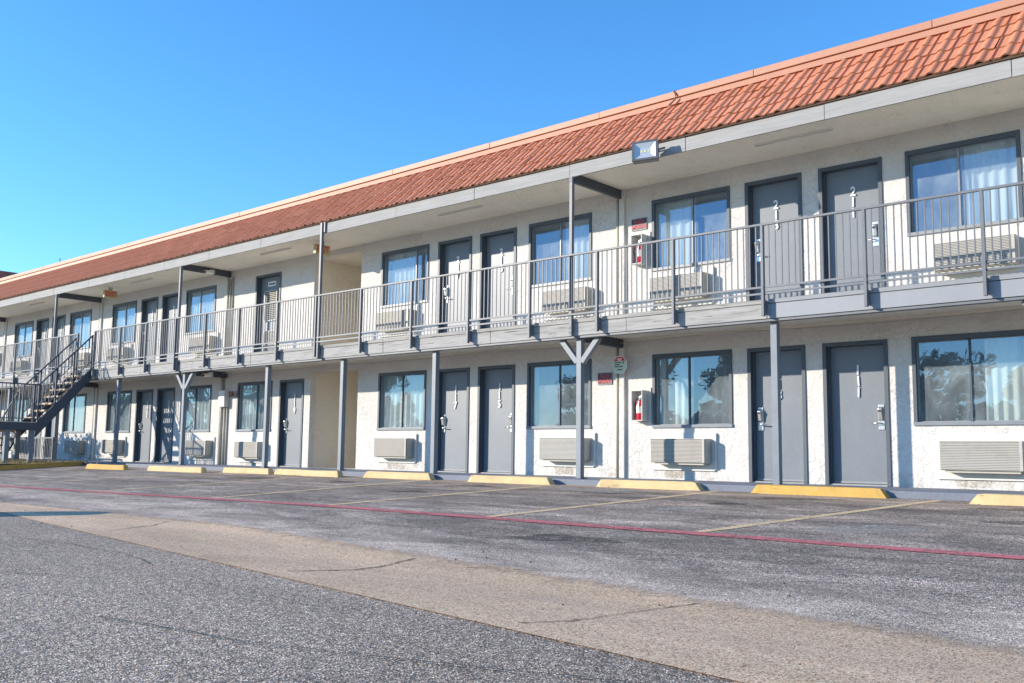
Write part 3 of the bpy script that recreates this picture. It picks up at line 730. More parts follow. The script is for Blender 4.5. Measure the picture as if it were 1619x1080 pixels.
cur = {  # (split, spans) lower, upper
 'W111': ((.50, [(.60, 1.02)]), (.47, [(.50, 1.02)])),
 'W113': ((.46, [(-.02, .10), (.22, .47)]), (.52, [(-.02, .50)])),
 'W115': ((.50, [(-.02, .10), (.88, 1.02)]), (.50, [(.52, 1.02)])),
 'W117': ((.49, [(-.02, .96)]), (.72, [(-.02, .66)])),
 'W119': ((.55, [(-.02, .62), (.70, 1.02)]), None),
 'W121': ((.45, [(-.02, 1.02)]), (.45, [(-.02, 1.02)])),
 'W123': ((.30, [(-.02, .28), (.36, .78)]), (.52, [(-.02, 1.02)])),
 'W125': ((.40, [(-.02, 1.02)]), (.50, [(.25, 1.02)])),
 'W127': ((.50, [(-.02, 1.02)]), (.50, [(-.02, 1.02)])),
}
for n, (a, c) in wins.items():
    lo, hi_ = cur[n]; num = n[1:]
    make_window(a, c, WZ0, WZ1, lo[0], True)
    curtain(a, c, lo[1], WZ0-.10, WZ1+.05, 'pale curtain inside the ground floor window '+WHERE['1'+num[1:]])
    if hi_:
        make_window(a, c, 3.604, 4.872, hi_[0], False)
        curtain(a, c, hi_[1], 3.604-.10, 4.92, 'white curtain inside the upstairs window '+WHERE['2'+num[1:]])

m_drip = wornpaint('drip_stain', (.44, .37, .29), .62, 1.25)
def wallstain(x0, x1, z0, z1, y, mat, name):
    q = MB(); n = 8; top = [(x0+(x1-x0)*k/n, z1-rnd.uniform(0, .04)) for k in range(n+1)]; bot = [(x0+(x1-x0)*(.08+.84*k/n), z0+rnd.uniform(0, .16*(z1-z0))) for k in range(n+1)]
    for k in range(n): q.quad((bot[k][0], y, bot[k][1]), (bot[k+1][0], y, bot[k+1][1]), (top[k+1][0], y, top[k+1][1]), (top[k][0], y, top[k][1]))
    part(q, name, mat, fix=False)
for (xa, xb, za, zb) in ((-1.6, -1.2, .01, .17), (3.1, 3.6, .01, .14), (-4.0, -3.5, .01, .18), (-8.7, -8.1, .01, .17), (-1.55, -1.3, 2.75, 2.92), (3.4, 3.8, 2.75, 2.9), (-14.2, -13.7, .01, .1)):
    wallstain(xa, xb, za, zb, -.0025, m_drip, 'drip_stain')

# ------------------------------------------------------------------ air conditioners
def make_ac():
    r = empty('air_conditioner')
    w, h, d = 1.055, .40, .22
    q = MB(); q.box(0, w, -d+.012, .0, 0, h); q.build('sleeve', m_ac, r, bev=.008)
    q = MB(); q.box(.012, w-.012, -d+.004, -d+.0118, .012, h-.012, 1)
    n = 17
    for k in range(n):
        z = .016+(h-.032)*k/n; dz = (h-.032)/n
        q.hexa([(.014, -d-.006, z), (w-.05, -d-.006, z), (w-.05, -d+.003, z+dz*.30), (.014, -d+.003, z+dz*.30), (.014, -d-.006, z+dz*.50), (w-.05, -d-.006, z+dz*.50), (w-.05, -d+.003, z+dz*.80), (.014, -d+.003, z+dz*.80)])
    q.box(w-.048, w-.008, -d-.008, -d+.0035, .010, h-.010)
    o = q.build('louver_grille', [m_ac, m_acdark], r); o['kind'] = 'stuff'
    q = MB(); q.box(.06, w-.05, -d+.04, -.01, -.028, -.001); q.build('drip_pan', m_pipe, r)
    q = MB(); q.box(-.10, w+.105, -.002, .004, -.105, h+.10); q.box(w+.07, w+.10, -.035, -.0025, -.10, h+.09); q.box(-.10, w+.069, -.028, -.0025, -.125, -.10)
    q.build('wall_plate', m_trim, r, bev=.003)
    return r
proto = make_ac()
acs = [('111', 2.985, .25), ('113', -1.72, .28), ('115', -4.18, .295), ('117', -8.90, .29), ('119', -14.39, .205), ('121', -16.80, .235), ('123', -21.72, .25), ('125', -24.3, .22), ('127', -29.0, .26),
       ('211', 3.01, 3.0), ('213', -1.73, 3.04), ('215', -4.16, 3.05), ('217', -8.94, 3.06), ('221', -16.87, 3.05), ('223', -21.70, 3.05), ('225', -24.3, 3.04), ('227', -29.2, 3.04), ('229', -31.6, 3.45)]
for i, (num, x, z) in enumerate(acs):
    if i == 0: o = proto
    else:
        o = proto.copy(); col.objects.link(o)
        for ch in proto.children:
            cc = ch.copy(); col.objects.link(cc); cc.parent = o
    o.location = (x, -.006, z)
    if num == '229': lab = 'wall air conditioner at the far left end of the upper walkway'
    else: lab = 'beige slatted air conditioner under the %s window %s' % ('upstairs' if num[0] == '2' else 'ground floor', WHERE[num])
    tag(o, lab, 'air conditioner', 'wall air conditioners under the windows')

# ------------------------------------------------------------------ railings
RY = -1.488
def railing(xr, xl, posts, name, label):
    posts = [x+.026*(7.47-x)/12.6 for x in posts]; xr += .026*(7.47-xr)/12.6; xl += .026*(7.47-xl)/12.6
    r = empty(name, ((xr+xl)/2, RY, 2.66)); off = Vector(((xr+xl)/2, RY, 2.66)); tag(r, label, 'railing')
    def add(mb, nm, bev=0):
        o = mb.build(nm, m_rail, None, bev=bev); o.parent = r; o.location = -off; return o
    q = MB(); q.box(xl, xr, RY-.022, RY+.022, 3.715, 3.748); add(q, 'top_rail', .004)
    for z in (2.815, 2.722):
        q = MB(); q.box(xl, xr, RY-.012, RY+.012, z-.014, z+.014); add(q, 'bottom_rail')
    pm = MB(); pm.box(-.019, .019, -.030, .030, 2.40, 3.7145); pme = pm.mesh('post', m_rail)
    bm_ = MB(); bm_.box(-.0075, .0075, -.0075, .0075, 2.829, 3.7145); bme = bm_.mesh('baluster', m_rail)
    km = MB(); km.box(-.016, .016, .0305, .094, 2.43, 2.63); kme = km.mesh('standoff', m_rail)
    for x in posts:
        o = link('post', pme, r, Vector((x, RY, 0))-off); link('standoff', kme, o)
    ps = sorted(posts)
    for a, c in zip(ps[:-1], ps[1:]):
        n = max(2, round((c-a)/.0975))
        for k in range(1, n):
            link('baluster', bme, r, Vector((a+(c-a)*k/n, RY, 0))-off)
    return r
railing(5.52, -19.9, [5.49, 4.01, 2.53, 1.04, -.46, -1.92, -3.38, -4.87, -6.42, -7.96, -9.47, -10.9, -12.45, -13.93, -15.36, -16.89, -18.34, -19.88],
        'walkway_railing', 'grey steel baluster railing along the upper walkway right of the stair')
railing(9.4, 5.56, [5.6, 7.0, 8.3, 9.37], 'walkway_railing', 'grey baluster railing past the right edge of the picture')
railing(-20.95, X0, [-20.97, -22.32, -23.9, -25.5, -27.1, -28.7, -30.3, -31.9], 'walkway_railing', 'grey steel baluster railing along the upper walkway left of the stair')

# ------------------------------------------------------------------ staircase
st = empty('staircase', (-20.5, -2.9, 0)); SO = Vector((-20.5, -2.9, 0))
tag(st, 'dark steel outdoor staircase with tan treads climbing to the walkway', 'staircase')
def sp(mb, nm, mat, bev=0):
    o = mb.build(nm, mat, None, bev=bev); o.parent = st; o.location = -SO; return o
XA, XB = -21.02, -19.98; ZL = 1.06
topP, botP = (-1.42, 2.60), (-2.90, .98)
for x in (XA, XB):
    q = MB(); s = .03
    q.hexa([(x-s, botP[0], botP[1]-.30), (x+s, botP[0], botP[1]-.30), (x+s, topP[0], topP[1]-.20), (x-s, topP[0], topP[1]-.20),
            (x-s, botP[0], botP[1]+.10), (x+s, botP[0], botP[1]+.10), (x+s, topP[0], topP[1]+.14), (x-s, topP[0], topP[1]+.14)])
    sp(q, 'stringer', m_dark)
    q = MB(); q.bar((x, -1.47, 3.63), (x, -2.88, 2.12), .04, .035, (0, 0, 1)); sp(q, 'handrail', m_dark)
    q = MB(); q.bar((x, -1.50, 2.86), (x, -2.86, 1.36), .022, .022, (0, 0, 1)); sp(q, 'lower_rail', m_rail)
    for t in (0.0, .35, .68, 1.0):
        y = -1.49-1.39*t; zt = 3.61-1.49*t; q = MB(); q.box(x-.02, x+.02, y-.02, y+.02, zt-1.0, zt); sp(q, 'post', m_dark)
    for k in range(1, 15):
        if k in (5, 10): continue
        t = k/15; y = -1.49-1.39*t; zt = 3.61-1.49*t; q = MB(); q.box(x-.008, x+.008, y-.008, y+.008, zt-.77, zt-.02); sp(q, 'baluster', m_rail)
for k in range(7):
    y = -1.70-.172*k; z = 2.46-.205*k
    q = MB(); q.box(XA+.032, XB-.032, y-.14, y+.11, z-.05, z); sp(q, 'tread', m_wood_tread, .006)
q = MB(); q.box(XA-.05, XB+.04, -4.05, -2.905, ZL-.20, ZL); sp(q, 'landing', m_dark)
q = MB(); q.box(XA-.05, XB+.038, -4.05, -2.91, ZL+.001, ZL+.02); sp(q, 'landing_slab', m_wood_tread)
for y in (-3.0, -3.55, -4.0):
    q = MB(); q.box(XB-.02, XB+.02, y-.02, y+.02, ZL, ZL+1.03); sp(q, 'post', m_dark)
q = MB(); q.box(XB-.022, XB+.022, -4.05, -2.87, ZL+1.03, ZL+1.065); sp(q, 'landing_rail', m_dark)
q = MB(); q.box(XB-.012, XB+.012, -4.05, -2.87, ZL+.10, ZL+.125); sp(q, 'lower_rail', m_rail)
for k in range(11):
    y = -2.95-.1*k; q = MB(); q.box(XB-.008, XB+.008, y-.008, y+.008, ZL+.125, ZL+1.03); sp(q, 'baluster', m_rail)
q = MB(); q.box(XA-.022, XB, -4.06, -4.02, ZL+1.03, ZL+1.065); sp(q, 'landing_rail', m_dark)
for k in range(9):
    x = XA+.1+.1*k; q = MB(); q.box(x-.008, x+.008, -4.05, -4.034, ZL+.05, ZL+1.03); sp(q, 'baluster', m_rail)
for (x, y) in ((XB-.07, -3.62), (XA+.05, -3.62), (XB-.07, -2.98), (XA+.05, -2.98)):
    q = MB(); q.box(x-.06, x+.06, y-.06, y+.06, gz(y)-.02, ZL-.20); sp(q, 'leg', m_post)
# lower flight running left from the landing
for y in (-2.93, -4.02):
    q = MB(); q.hexa([(-22.25, y-.025, -.15), (-21.08, y-.025, .70), (-21.08, y+.025, .70), (-22.25, y+.025, -.15), (-22.25, y-.025, .16), (-21.08, y-.025, 1.05), (-21.08, y+.025, 1.05), (-22.25, y+.025, .16)])
    sp(q, 'stringer', m_dark)
    q = MB(); q.bar((-21.1, y, 2.05), (-22.6, y, 1.0), .04, .035); sp(q, 'handrail', m_dark)
    for k in range(5):
        t = k/4; x = -21.12-1.45*t; zt = 2.03-1.02*t; q = MB(); q.box(x-.018, x+.018, y-.018, y+.018, zt-.98, zt); sp(q, 'post', m_dark)
    for k in range(12):
        t = (k+.5)/12; x = -21.12-1.4*t; zt = 2.03-1.0*t; q = MB(); q.box(x-.008, x+.008, y-.008, y+.008, zt-.86, zt); sp(q, 'baluster', m_rail)
for k in range(4):
    x = -21.25-.27*k; z = .86-.2*k; q = MB(); q.box(x-.14, x+.12, -3.995, -2.96, z-.05, z); sp(q, 'tread', m_wood_tread, .006)

# low guard rail behind the stair
lr = empty('low_guard_rail', (-23.5, -1.42, 0)); LO = Vector((-23.5, -1.42, 0)); tag(lr, 'low grey baluster guard rail standing under the staircase', 'railing')
def lp(mb, nm):
    o = mb.build(nm, m_rail, None); o.parent = lr; o.location = -LO
q = MB(); q.box(-24.9, -22.3, -1.44, -1.40, .66, .70); lp(q, 'top_rail')
q = MB(); q.box(-24.9, -22.3, -1.43, -1.41, .06, .08); lp(q, 'bottom_rail')
for k in range(24):
    x = -24.88+.1115*k; q = MB(); s = .02 if k % 12 == 0 or k == 23 else .009; q.box(x-s, x+s, -1.42-s, -1.42+s, -.1 if s > .01 else .08, .66); lp(q, 'post' if s > .01 else 'baluster')

# ------------------------------------------------------------------ yellow kerb island under the stair
b = MB(); P0, P1 = Vector((-19.95, -1.40)), Vector((-17.95, -4.75)); seg = 3
d = (P1-P0).normalized(); n2 = Vector((d.y, -d.x))
if n2.x > 0: n2 = -n2
def kerb(a, c, nm):
    q = MB(); w = n2*.15
    pts = [(a.x, a.y), (c.x, c.y), (c.x+w.x, c.y+w.y), (a.x+w.x, a.y+w.y)]
    q.hexa([(x, y, gz(y)-.1) for x, y in pts]+[(x, y, gz(y)+.125) for x, y in pts]); return q
isl = MB()
poly = [(P0.x+n2.x*.1, P0.y), (P1.x+n2.x*.1, P1.y+.1), (-27, -5.4), (-33, -5.4), (-33, -1.66), (P0.x, -1.66)]
isl.poly([(x, y, gz(-3)+.11+(.0 if i else 0)) for i, (x, y) in enumerate(poly)])
island = tag(isl.build('planting_island', m_dirt, fix=False), kind='structure')
L_ = (P1-P0).length
for k in range(4):
    a = P0+d*(L_*k/4+.004); c = P0+d*(L_*(k+1)/4-.004)
    kerb(a, c, 'kerb').build('kerb_stone', m_yellow, island, bev=.015)
q = MB(); pts = [(P1.x, P1.y), (P1.x, P1.y-.15), (-33, -5.55), (-33, -5.4)]
q.hexa([(x, y, gz(y)-.1) for x, y in pts]+[(x, y, gz(y)+.125) for x, y in pts]); q.build('kerb_stone', m_yellow, island)
sg = MB()
for k in range(2600):
    x = rnd.uniform(-23.5, -18.6); y = rnd.uniform(-4.9, -1.75)
    t = (y-P0.y)/(P1.y-P0.y); 
    if x > P0.x+(P1.x-P0.x)*t-.25: continue
    z = gz(-3)+.11; h = rnd.uniform(.03, .13); a = rnd.uniform(0, 6.28); w = .008
    lx, ly = rnd.uniform(-.08, .08), rnd.uniform(-.08, .08)
    sg.poly([(x-w*math.cos(a), y-w*math.sin(a), z), (x+w*math.cos(a), y+w*math.sin(a), z), (x+lx, y+ly, z+h)])
tag(sg.build('dry_grass', m_straw, fix=False), 'dry straw coloured grass on the island under the staircase', 'grass', kind='stuff')

# hedge added out of view on the island to cast the wall shadow
hq = MB(); rh = random.Random(5)
for k in range(5200):
    x = -30.2+3.5*rh.random(); y = -4.35+.9*rh.random(); z = 2.42*rh.random()**.8-.05+.12*math.sin(3*x)*rh.random()
    a_ = Vector((rh.gauss(0, 1), rh.gauss(0, 1), rh.gauss(0, 1))).normalized(); b_ = a_.orthogonal().normalized(); c_ = Vector((x, y, z)); sz = rh.uniform(.06, .12)
    hq.quad(tuple(c_-a_*sz), tuple(c_-b_*sz*.5), tuple(c_+a_*sz), tuple(c_+b_*sz*.5))
m_shadow_hedge = paint('shadow_hedge_leaf', (.06, .09, .035), .6, .3, 5, bmp=0)
shadow_hedge = empty('shadow_hedge', (-28.4, -3.9, -.05)); tag(shadow_hedge, 'tall green foliage added on the island left of the picture to shade the wall', 'shadow_hedge')
o = hq.build('foliage', m_shadow_hedge, None, fix=False); o.parent = shadow_hedge; o.location = (28.4, 3.9, .05)
for k in range(4):
    q = MB(); xk = -29.8+.9*k; q.tube([(xk, -3.9, -.1), (xk+.05, -3.88, 1.0), (xk-.03, -3.92, 2.0)], [.04, .03, .015], 6); o = q.build('stem', m_wood_tread, None); o.parent = shadow_hedge; o.location = (28.4, 3.9, .05)

# ------------------------------------------------------------------ wheel stops
def stop(xl, xr, y, label, mat, ang=0.0, h=.118, dep=.175, sl=.10):
    q = MB(); L2 = (xr-xl)/2; z0 = -.004
    n = 9
    for i in range(n):
        pass
    def sec(x, k): return [(x, -dep/2, z0), (x, dep/2, z0), (x, dep/2*.62, h*k), (x, -dep/2*.62, h*k)]
    xsn = [(-L2, .06), (-L2+sl*.9, .96), (-L2+sl*1.6, 1), (-.3*L2, 1.0), (.25*L2, .985), (L2-sl*1.6, 1), (L2-sl*.9, .96), (L2, .06)]
    base = 0
    for x, k in xsn: q.v += [(p[0], p[1]+rnd.uniform(-.007, .007), p[2]+rnd.uniform(-.008, .004)*(k > .1)) for p in sec(x, k)]
    for i in range(len(xsn)-1):
        for j in range(4):
            a = i*4+j; c = i*4+(j+1) % 4; q.f.append((a, c, c+4, a+4)); q.m.append(0)
    q.f.append((0, 1, 2, 3)); q.m.append(0); e = (len(xsn)-1)*4; q.f.append((e+3, e+2, e+1, e)); q.m.append(0)
    o = q.build('wheel_stop', mat, None, bev=.012)
    o.location = ((xl+xr)/2, y, gz(y)+.004); o.rotation_euler.z = ang; o.rotation_euler.x = math.atan(.034)
    tag(o, label, 'wheel stop', 'yellow concrete wheel stops along the kerb')
stop(3.90, 5.74, -1.98, 'pale yellow wheel stop cut by the right edge of the picture', m_stop2, .03)
stop(.97, 2.83, -1.70, 'bright yellow concrete wheel stop in front of doors 111 and 113', m_stop1, .025)
stop(-1.69, .15, -1.70, 'pale yellow wheel stop in front of the extinguisher cabinet', m_stop2, .03)
stop(-4.43, -2.57, -1.78, 'pale yellow wheel stop in front of the window beside door 115', m_stop2, .02)
stop(-7.28, -5.40, -1.76, 'pale yellow wheel stop in front of door 117 and its window', m_stop2, .02)
stop(-9.92, -7.70, -2.02, 'long yellow wheel stop in front of the breezeway opening', m_stop2, -.02, sl=.05)
stop(-11.85, -10.0, -2.05, 'short yellow wheel stop in front of door 119', m_stop2, -.02, sl=.05)
stop(-14.50, -12.05, -2.42, 'yellow wheel stop in front of the nearest doors right of the staircase', m_stop2, 0, sl=.05)
stop(-17.2, -15.35, -2.62, 'yellow wheel stop nearest the staircase island, leftmost of the row', m_stop1, .06, sl=.06)

# ------------------------------------------------------------------ signs, extinguishers, small fittings
def nosign(x0, x1, z0, z1, label):
    r = empty('notice_sign', ((x0+x1)/2, -.012, (z0+z1)/2)); tag(r, label, 'sign')
    w, h = (x1-x0)/2, (z1-z0)/2
    q = MB(); q.box(-w, w, -.006, .008, -h, h); q.build('sign_plate', m_signblack, r)
    q = MB()
    for (a, c, e, f_) in ((-w, w, h-.008, h), (-w, w, -h, -h+.008), (-w, -w+.008, -h+.0085, h-.0085), (w-.008, w, -h+.0085, h-.0085)): q.box(a, c, -.009, -.0065, e, f_)
    q.build('sign_border', m_alu, r)
    link('lettering', text_mesh('NO', .105, .002, m_red, 1.15), r, (0, -.009, h*.36))
    link('lettering', text_mesh('SMOKING', .092, .002, m_red, .78), r, (0, -.009, -h*.45))
nosign(-2.98, -2.665, 1.65, 1.865, 'black notice with red lettering on the ground floor wall by the octagonal sign')
nosign(-2.235, -1.915, 4.375, 4.59, 'black notice with red lettering above the upstairs extinguisher cabinet')
def cabinet(x, z, label, lab2):
    r = empty('extinguisher_cabinet', (x, 0, z)); tag(r, label, 'cabinet')
    w, h, d, t = .235, .53, .185, .015
    q = MB(); q.box(0, w, -.012, -.004, 0, h); q.box(0, t, -d, -.0125, 0, h); q.box(w-t, w, -d, -.0125, 0, h); q.box(t+.0005, w-t-.0005, -d, -.0125, h-t, h); q.box(t+.0005, w-t-.0005, -d, -.0125, 0, t)
    q.build('case', m_trim, r, bev=.002)
    q = MB(); q.box(w+.062, w+.072, -.03, -.004, -.03, h+.05); q.box(-.03, w+.06, -.012, -.004, -.035, -.02); q.build('back_trim', m_trim, r)
    e = empty('fire_extinguisher', (x+w*.52, -.10, z+t)); tag(e, lab2, 'extinguisher', 'fire extinguishers in wall cabinets')
    q = MB(); prof_ = [(0.001, 0), (.050, .002), (.054, .012), (.054, .27), (.048, .31), (.026, .335), (.020, .35), (.001, .352)]
    n = 16
    for rr, zz in prof_:
        for k in range(n): q.v.append((rr*math.cos(2*math.pi*k/n), rr*math.sin(2*math.pi*k/n), zz))
    for i in range(len(prof_)-1):
        for k in range(n): q.f.append((i*n+k, i*n+(k+1) % n, (i+1)*n+(k+1) % n, (i+1)*n+k)); q.m.append(0)
    q.build('cylinder', m_ext, e, smooth=True)
    q = MB(); q.tube([(0, 0, .12), (0, 0, .24)], .0555, 16, caps=False); q.build('paper_label', m_white, e, smooth=True)
    q = MB(); q.tube([(0, 0, .35), (0, 0, .385)], .016, 8); q.bar((-.01, 0, .385), (.075, 0, .415), .018, .01); q.bar((-.01, 0, .40), (.07, 0, .44), .018, .008); q.build('valve', m_chrome, e)
    q = MB(); q.tube([(-.012, -.01, .37), (-.05, -.03, .36), (-.066, -.035, .30), (-.066, -.03, .14)], .008, 8); q.build('hose', m_black, e)
    q = MB(); q.quad((-.035, -.058, .20), (.018, -.062, .20), (.022, -.045, .33), (.0, -.045, .33)); q.build('inspection_tag', m_white, e, fix=False)
cabinet(-2.14, .985, 'open white extinguisher cabinet on the ground floor wall left of window 113', 'red fire extinguisher standing in the ground floor wall cabinet')
cabinet(-2.14, 3.735, 'open white extinguisher cabinet on the upstairs wall behind the railing', 'red fire extinguisher standing in the upstairs wall cabinet')
# octagonal sign on the pilaster
oc = empty('octagonal_sign', (-2.40, -.15, 1.98)); tag(oc, 'octagonal pale green sign with red top fixed to the pilaster', 'sign')
q = MB(); rx, rz = .15, .155; pts = [(rx*math.cos(R(22.5+45*k))/math.cos(R(22.5)), rz*math.sin(R(22.5+45*k))/math.cos(R(22.5))) for k in range(8)]
q.poly([(a, 0, c) for a, c in pts]); q.poly([(a, .012, c) for a, c in reversed(pts)])
for k in range(8): a, c = pts[k], pts[(k+1) % 8]; q.quad((a[0], 0, a[1]), (a[0], .012, a[1]), (c[0], .012, c[1]), (c[0], 0, c[1]))
q.build('sign_plate', m_numeral, oc)
q = MB(); q.poly([(a*.9, -.002, c*.9) for a, c in pts]); q.build('sign_face', m_green, oc, fix=False)
top = [(-.133*.98, .064), (.133*.98, .064), (.06, .137), (-.06, .137)]
q = MB(); q.poly([(a, -.004, c) for a, c in top]); q.build('red_band', m_red, oc, fix=False)
q = MB(); q.box(-.055, .05, -.006, -.0045, .092, .108); q.box(-.035, .035, -.006, -.0045, .072, .086); q.build('band_lettering', m_numeral, oc)
q = MB()
for (xa, xb, zz) in ((-.11, -.06, .028), (-.05, .03, .028), (-.11, .005, -.008), (-.11, -.02, -.044), (-.01, .065, -.044), (-.05, .06, -.098)): q.box(xa, xb, -.006, -.0025, zz, zz+.018)
q.poly([(.05, -.004, .045), (.085, -.004, .052), (.095, -.004, .03), (.082, -.004, .0), (.072, -.004, .028)]); q.build('lettering', m_dkgreen, oc)
q = MB(); q.box(-.03, .03, .0125, .09, -.04, .04); q.build('bracket', m_alu, oc)
# notice with coloured panels, meter box
r = empty('notice_board', (-14.89, -.012, 1.845)); tag(r, 'small pink and olive notice on the wall left of window 119', 'sign')
q = MB(); q.box(-.205, .205, -.006, .008, -.075, .075); q.build('sign_plate', m_signblack, r)
q = MB(); q.box(-.195, -.03, -.009, -.0065, .02, .068); q.box(.03, .195, -.009, -.0065, .02, .068); q.box(-.195, .195, -.009, -.0065, -.07, -.048); q.build('pink_panel', m_pink, r)
q = MB(); q.box(-.165, -.06, -.009, -.0065, -.035, .008); q.box(.06, .165, -.009, -.0065, -.035, .008); q.build('olive_panel', m_olive, r)
r = empty('meter_box', (-15.22, -.004, 1.735)); tag(r, 'white meter box on the wall pipes left of window 119', 'utility box')
q = MB(); q.box(-.15, .15, -.14, 0, -.22, .22); q.build('case', m_trim, r, bev=.008)
q = MB(); q.box(-.135, .135, -.146, -.1405, -.20, .20); q.build('cover', m_white, r, bev=.004)
q = MB(); q.box(-.10, .10, -.149, -.1465, -.02, -.005); q.box(-.10, .06, -.149, -.1465, .03, .04); q.build('warning_strip', m_pink, r)
# exit signs
def exit_sign(x, y, label):
    r = empty('exit_sign', (x, y, 5.163)); tag(r, label, 'sign')
    q = MB(); q.box(-.045, .045, -.20, .20, -.31, -.09); q.build('housing', m_exit, r, bev=.006)
    q = MB(); q.box(-.03, .03, -.05, .05, -.09, 0); q.build('canopy', m_pipe, r)
    me = text_mesh('EXIT', .20, .003, m_red, .82)
    for v in me.vertices: a, bb_, c = v.co; v.co = (-bb_, a, c)
    link('lettering', me, r, (.046, 0, -.20))
    return r
exit_sign(-10.24, -.80, 'yellowed EXIT sign hanging by the breezeway, partly behind a post')
exit_sign(-20.5, -.80, 'yellowed EXIT sign hanging from the soffit near the stair head')
# flood light on the fascia
r = empty('flood_light', (-.80, -1.43, 5.20)); tag(r, 'square LED flood light on the fascia under the tiles', 'flood light')
hd = empty('head', (0, -.27, -.07)); hd.parent = r; hd.rotation_euler = (R(-12), R(-3), R(22))
q = MB(); q.box(-.20, .20, -.040, .045, -.165, .165); q.box(-.14, .14, .0455, .085, -.11, .11)
for k in range(9): q.box(-.13+.0325*k-.005, -.13+.0325*k+.005, .0855, .11, -.10, .10)
q.build('housing', paint('lamp_grey', (.22, .22, .225), .5, .08, 6), hd, bev=.008)
q = MB(); o_ = .171; i_ = .085; zo = .137; zi = .06; ya, yb = -.056, -.052
q.box(-.205, .205, -.082, -.0405, .138, .17); q.box(-.205, .205, -.082, -.0405, -.17, -.138); q.box(-.205, -.172, -.082, -.0405, -.1375, .1375); q.box(.172, .205, -.082, -.0405, -.1375, .1375)
q.build('bezel', paint('lamp_frame', (.13, .13, .13), .45, .08, 6), hd)
q = MB(); ya, yb = -.075, -.041
q.quad((-o_, ya, -zo), (o_, ya, -zo), (i_, yb, -zi), (-i_, yb, -zi)); q.quad((o_, ya, zo), (-o_, ya, zo), (-i_, yb, zi), (i_, yb, zi))
q.quad((-o_, ya, zo), (-o_, ya, -zo), (-i_, yb, -zi), (-i_, yb, zi)); q.quad((o_, ya, -zo), (o_, ya, zo), (i_, yb, zi), (i_, yb, -zi)); q.quad((-i_, yb, -zi), (i_, yb, -zi), (i_, yb, zi), (-i_, yb, zi))
q.build('reflector', flat('reflector', (.60, .62, .64), .35, .3), hd, fix=False)
m_led = flat('led_phosphor', (.85, .78, .30), .5)
for k in (-1, 0, 1):
    q = MB(); q.box(k*.055-.016, k*.055+.016, -.046, -.0415, -.02, .015); q.build('led', m_led, hd)
q = MB(); q.bar((-.21, -.27, -.07), (-.21, -.05, .02), .012, .03); q.bar((.21, -.27, -.07), (.21, -.05, .02), .012, .03); q.bar((-.21, -.05, .02), (.21, -.05, .02), .03, .012); q.bar((0, -.05, .02), (0, .005, .02), .05, .03); q.build('bracket', m_dark, r)
m_lampw = flat('lamp_enamel', (.85, .82, .74), .5)
# strip lights on the soffit
for i, (xa, lab) in enumerate(((.65, 'strip light on the soffit nearest the viewer, right of the flood light'), (-6.35, 'strip light on the soffit between the breezeway and the nearest beam'), (-12.57, 'thin strip light on the soffit beside the breezeway'), (-19.1, 'strip light on the soffit just right of the far EXIT sign'), (-26.2, 'thin strip light on the soffit at the far left'))):
    r = empty('strip_light', (xa+.61, -.86, 5.164)); tag(r, lab, 'ceiling light', 'strip lights on the soffit')
    q = MB(); q.box(-.61, .61, -.025, .025, -.022, 0); q.build('housing', m_lampw, r)
    q = MB(); q.tube([(-.59, 0, -.034), (.59, 0, -.034)], .010, 8); q.build('tube', m_white, r, smooth=True)
    q = MB(); q.box(-.61, -.595, -.02, .02, -.045, -.0225); q.box(.595, .61, -.02, .02, -.045, -.0225); q.build('lamp_holder', m_white, r)
# security cameras
def seccam(x, y, z, label):
    r = empty('security_camera', (x, y, z)); tag(r, label, 'camera', 'white security cameras on the beams')
    q = MB(); q.box(-.01, .07, -.06, .06, -.07, .05); q.build('junction_box', m_trim, r, bev=.006)
    q = MB(); q.tube([(.05, -.02, -.02), (.10, -.10, -.03)], .018, 8); q.build('arm', m_white, r)
    q = MB(); q.tube([(.05, -.03, -.02), (.13, -.26, -.055)], .048, 14); q.build('body', m_white, r, smooth=False)
    q = MB(); q.tube([(.13, -.261, -.055), (.133, -.270, -.056)], .032, 14); q.build('lens', m_black, r)
seccam(-15.22, -.62, 5.06, 'white bullet camera on the upper beam left of the louvred door')
seccam(-15.05, -.62, 2.34, 'white bullet camera on the lower beam left of window 119')

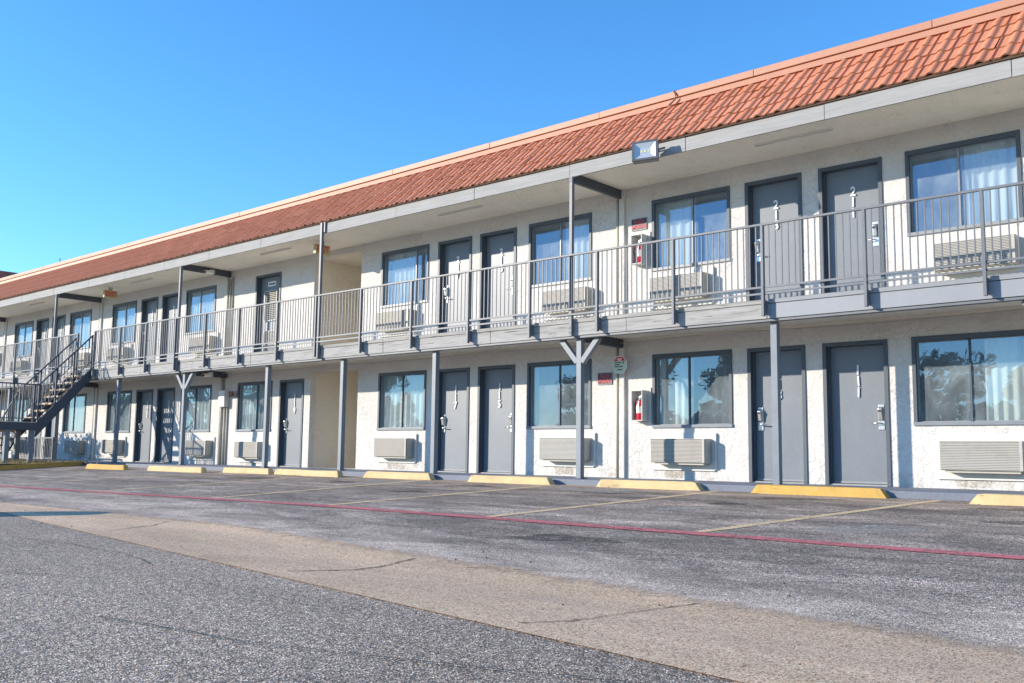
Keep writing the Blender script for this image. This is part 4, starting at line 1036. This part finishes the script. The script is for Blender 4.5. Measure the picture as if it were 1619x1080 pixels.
# ------------------------------------------------------------------ off-frame: round post added to cast a shadow, trees mirrored in the glass
q = MB(); q.tube([(0, 0, -.05), (0, 0, 1.15), (0, 0, 1.26), (0, 0, 1.30)], [.30, .30, .25, .03], 18)
o = q.build('shadow_post', m_yellow, None, smooth=True); o.location = (-6.6, -11.65, -.37); tag(o, 'yellow round post added left of the picture to cast a shadow on the tan strip', 'shadow_post')
def leafmat():
    m, N, L, P = newmat('leaf'); p = pos(N)
    c = ramp(N, L, noise(N, L, p, 1.3, 4).outputs[0], [(.3, (.09, .12, .08)), (.7, (.15, .19, .11))])
    L.new(c.outputs[0], P.inputs['Base Color']); P.inputs['Roughness'].default_value = .6; return m
m_leaf = leafmat(); m_bark = paint('bark', (.11, .08, .055), .9, .3, 5)
def crown_mesh(seed, H, W):
    rr = random.Random(seed); q = MB()
    clumps = []
    for k in range(34):
        a = rr.uniform(0, 6.28); t = rr.random(); rad = W*(.35+.75*math.sin(math.pi*(.22+.7*t)))*math.sqrt(rr.random())
        clumps.append((rad*math.cos(a), rad*math.sin(a), H*(.06+.88*t), rr.uniform(.55, 1.15)*W*.36))
    for (cx, cy, cz, cr) in clumps:
        for k in range(190):
            v = Vector((rr.gauss(0, 1), rr.gauss(0, 1), rr.gauss(0, 1))).normalized()*cr*(rr.random()**.4)
            c = Vector((cx, cy, cz))+v; s = rr.uniform(.16, .34)
            a = Vector((rr.gauss(0, 1), rr.gauss(0, 1), rr.gauss(0, 1))).normalized(); b_ = a.orthogonal().normalized()
            q.quad(tuple(c-a*s), tuple(c-b_*s*.5), tuple(c+a*s), tuple(c+b_*s*.5))
    return q.mesh('crown', m_leaf)
def trunk_mesh(seed, H):
    rr = random.Random(seed); q = MB(); q.tube([(0, 0, -.3), (.05, .03, H*.25), (.1, 0, H*.5), (.05, .1, H*.8)], [.28, .2, .14, .05], 9)
    for k in range(6):
        z = H*rr.uniform(.3, .6); a = rr.uniform(0, 6.28); l = H*.22
        q.tube([(.08, .02, z), (l*.5*math.cos(a), l*.5*math.sin(a), z+l*.5), (l*math.cos(a), l*math.sin(a), z+l)], [.09, .06, .025], 6)
    return q.mesh('trunk', m_bark)
cms = [(crown_mesh(11, 11, 3.4), trunk_mesh(3, 11)), (crown_mesh(23, 13, 3.8), trunk_mesh(5, 13))]
tl = [(-7-4.3*i*(1+.03*i), -78-5*((i*7) % 3)) for i in range(20)]
for i, (x, y) in enumerate(tl):
    r = empty('tree', (x, y, -.37)); r.rotation_euler.z = i*1.3; s = rnd.uniform(.78, 1.05); r.scale = (s*1.25, s*1.25, s)
    tag(r, 'leafy tree across the lot behind the viewer, mirrored in the windows', 'tree', 'trees mirrored in the window glass')
    link('crown', cms[i % 2][0], r); link('trunk', cms[i % 2][1], r)
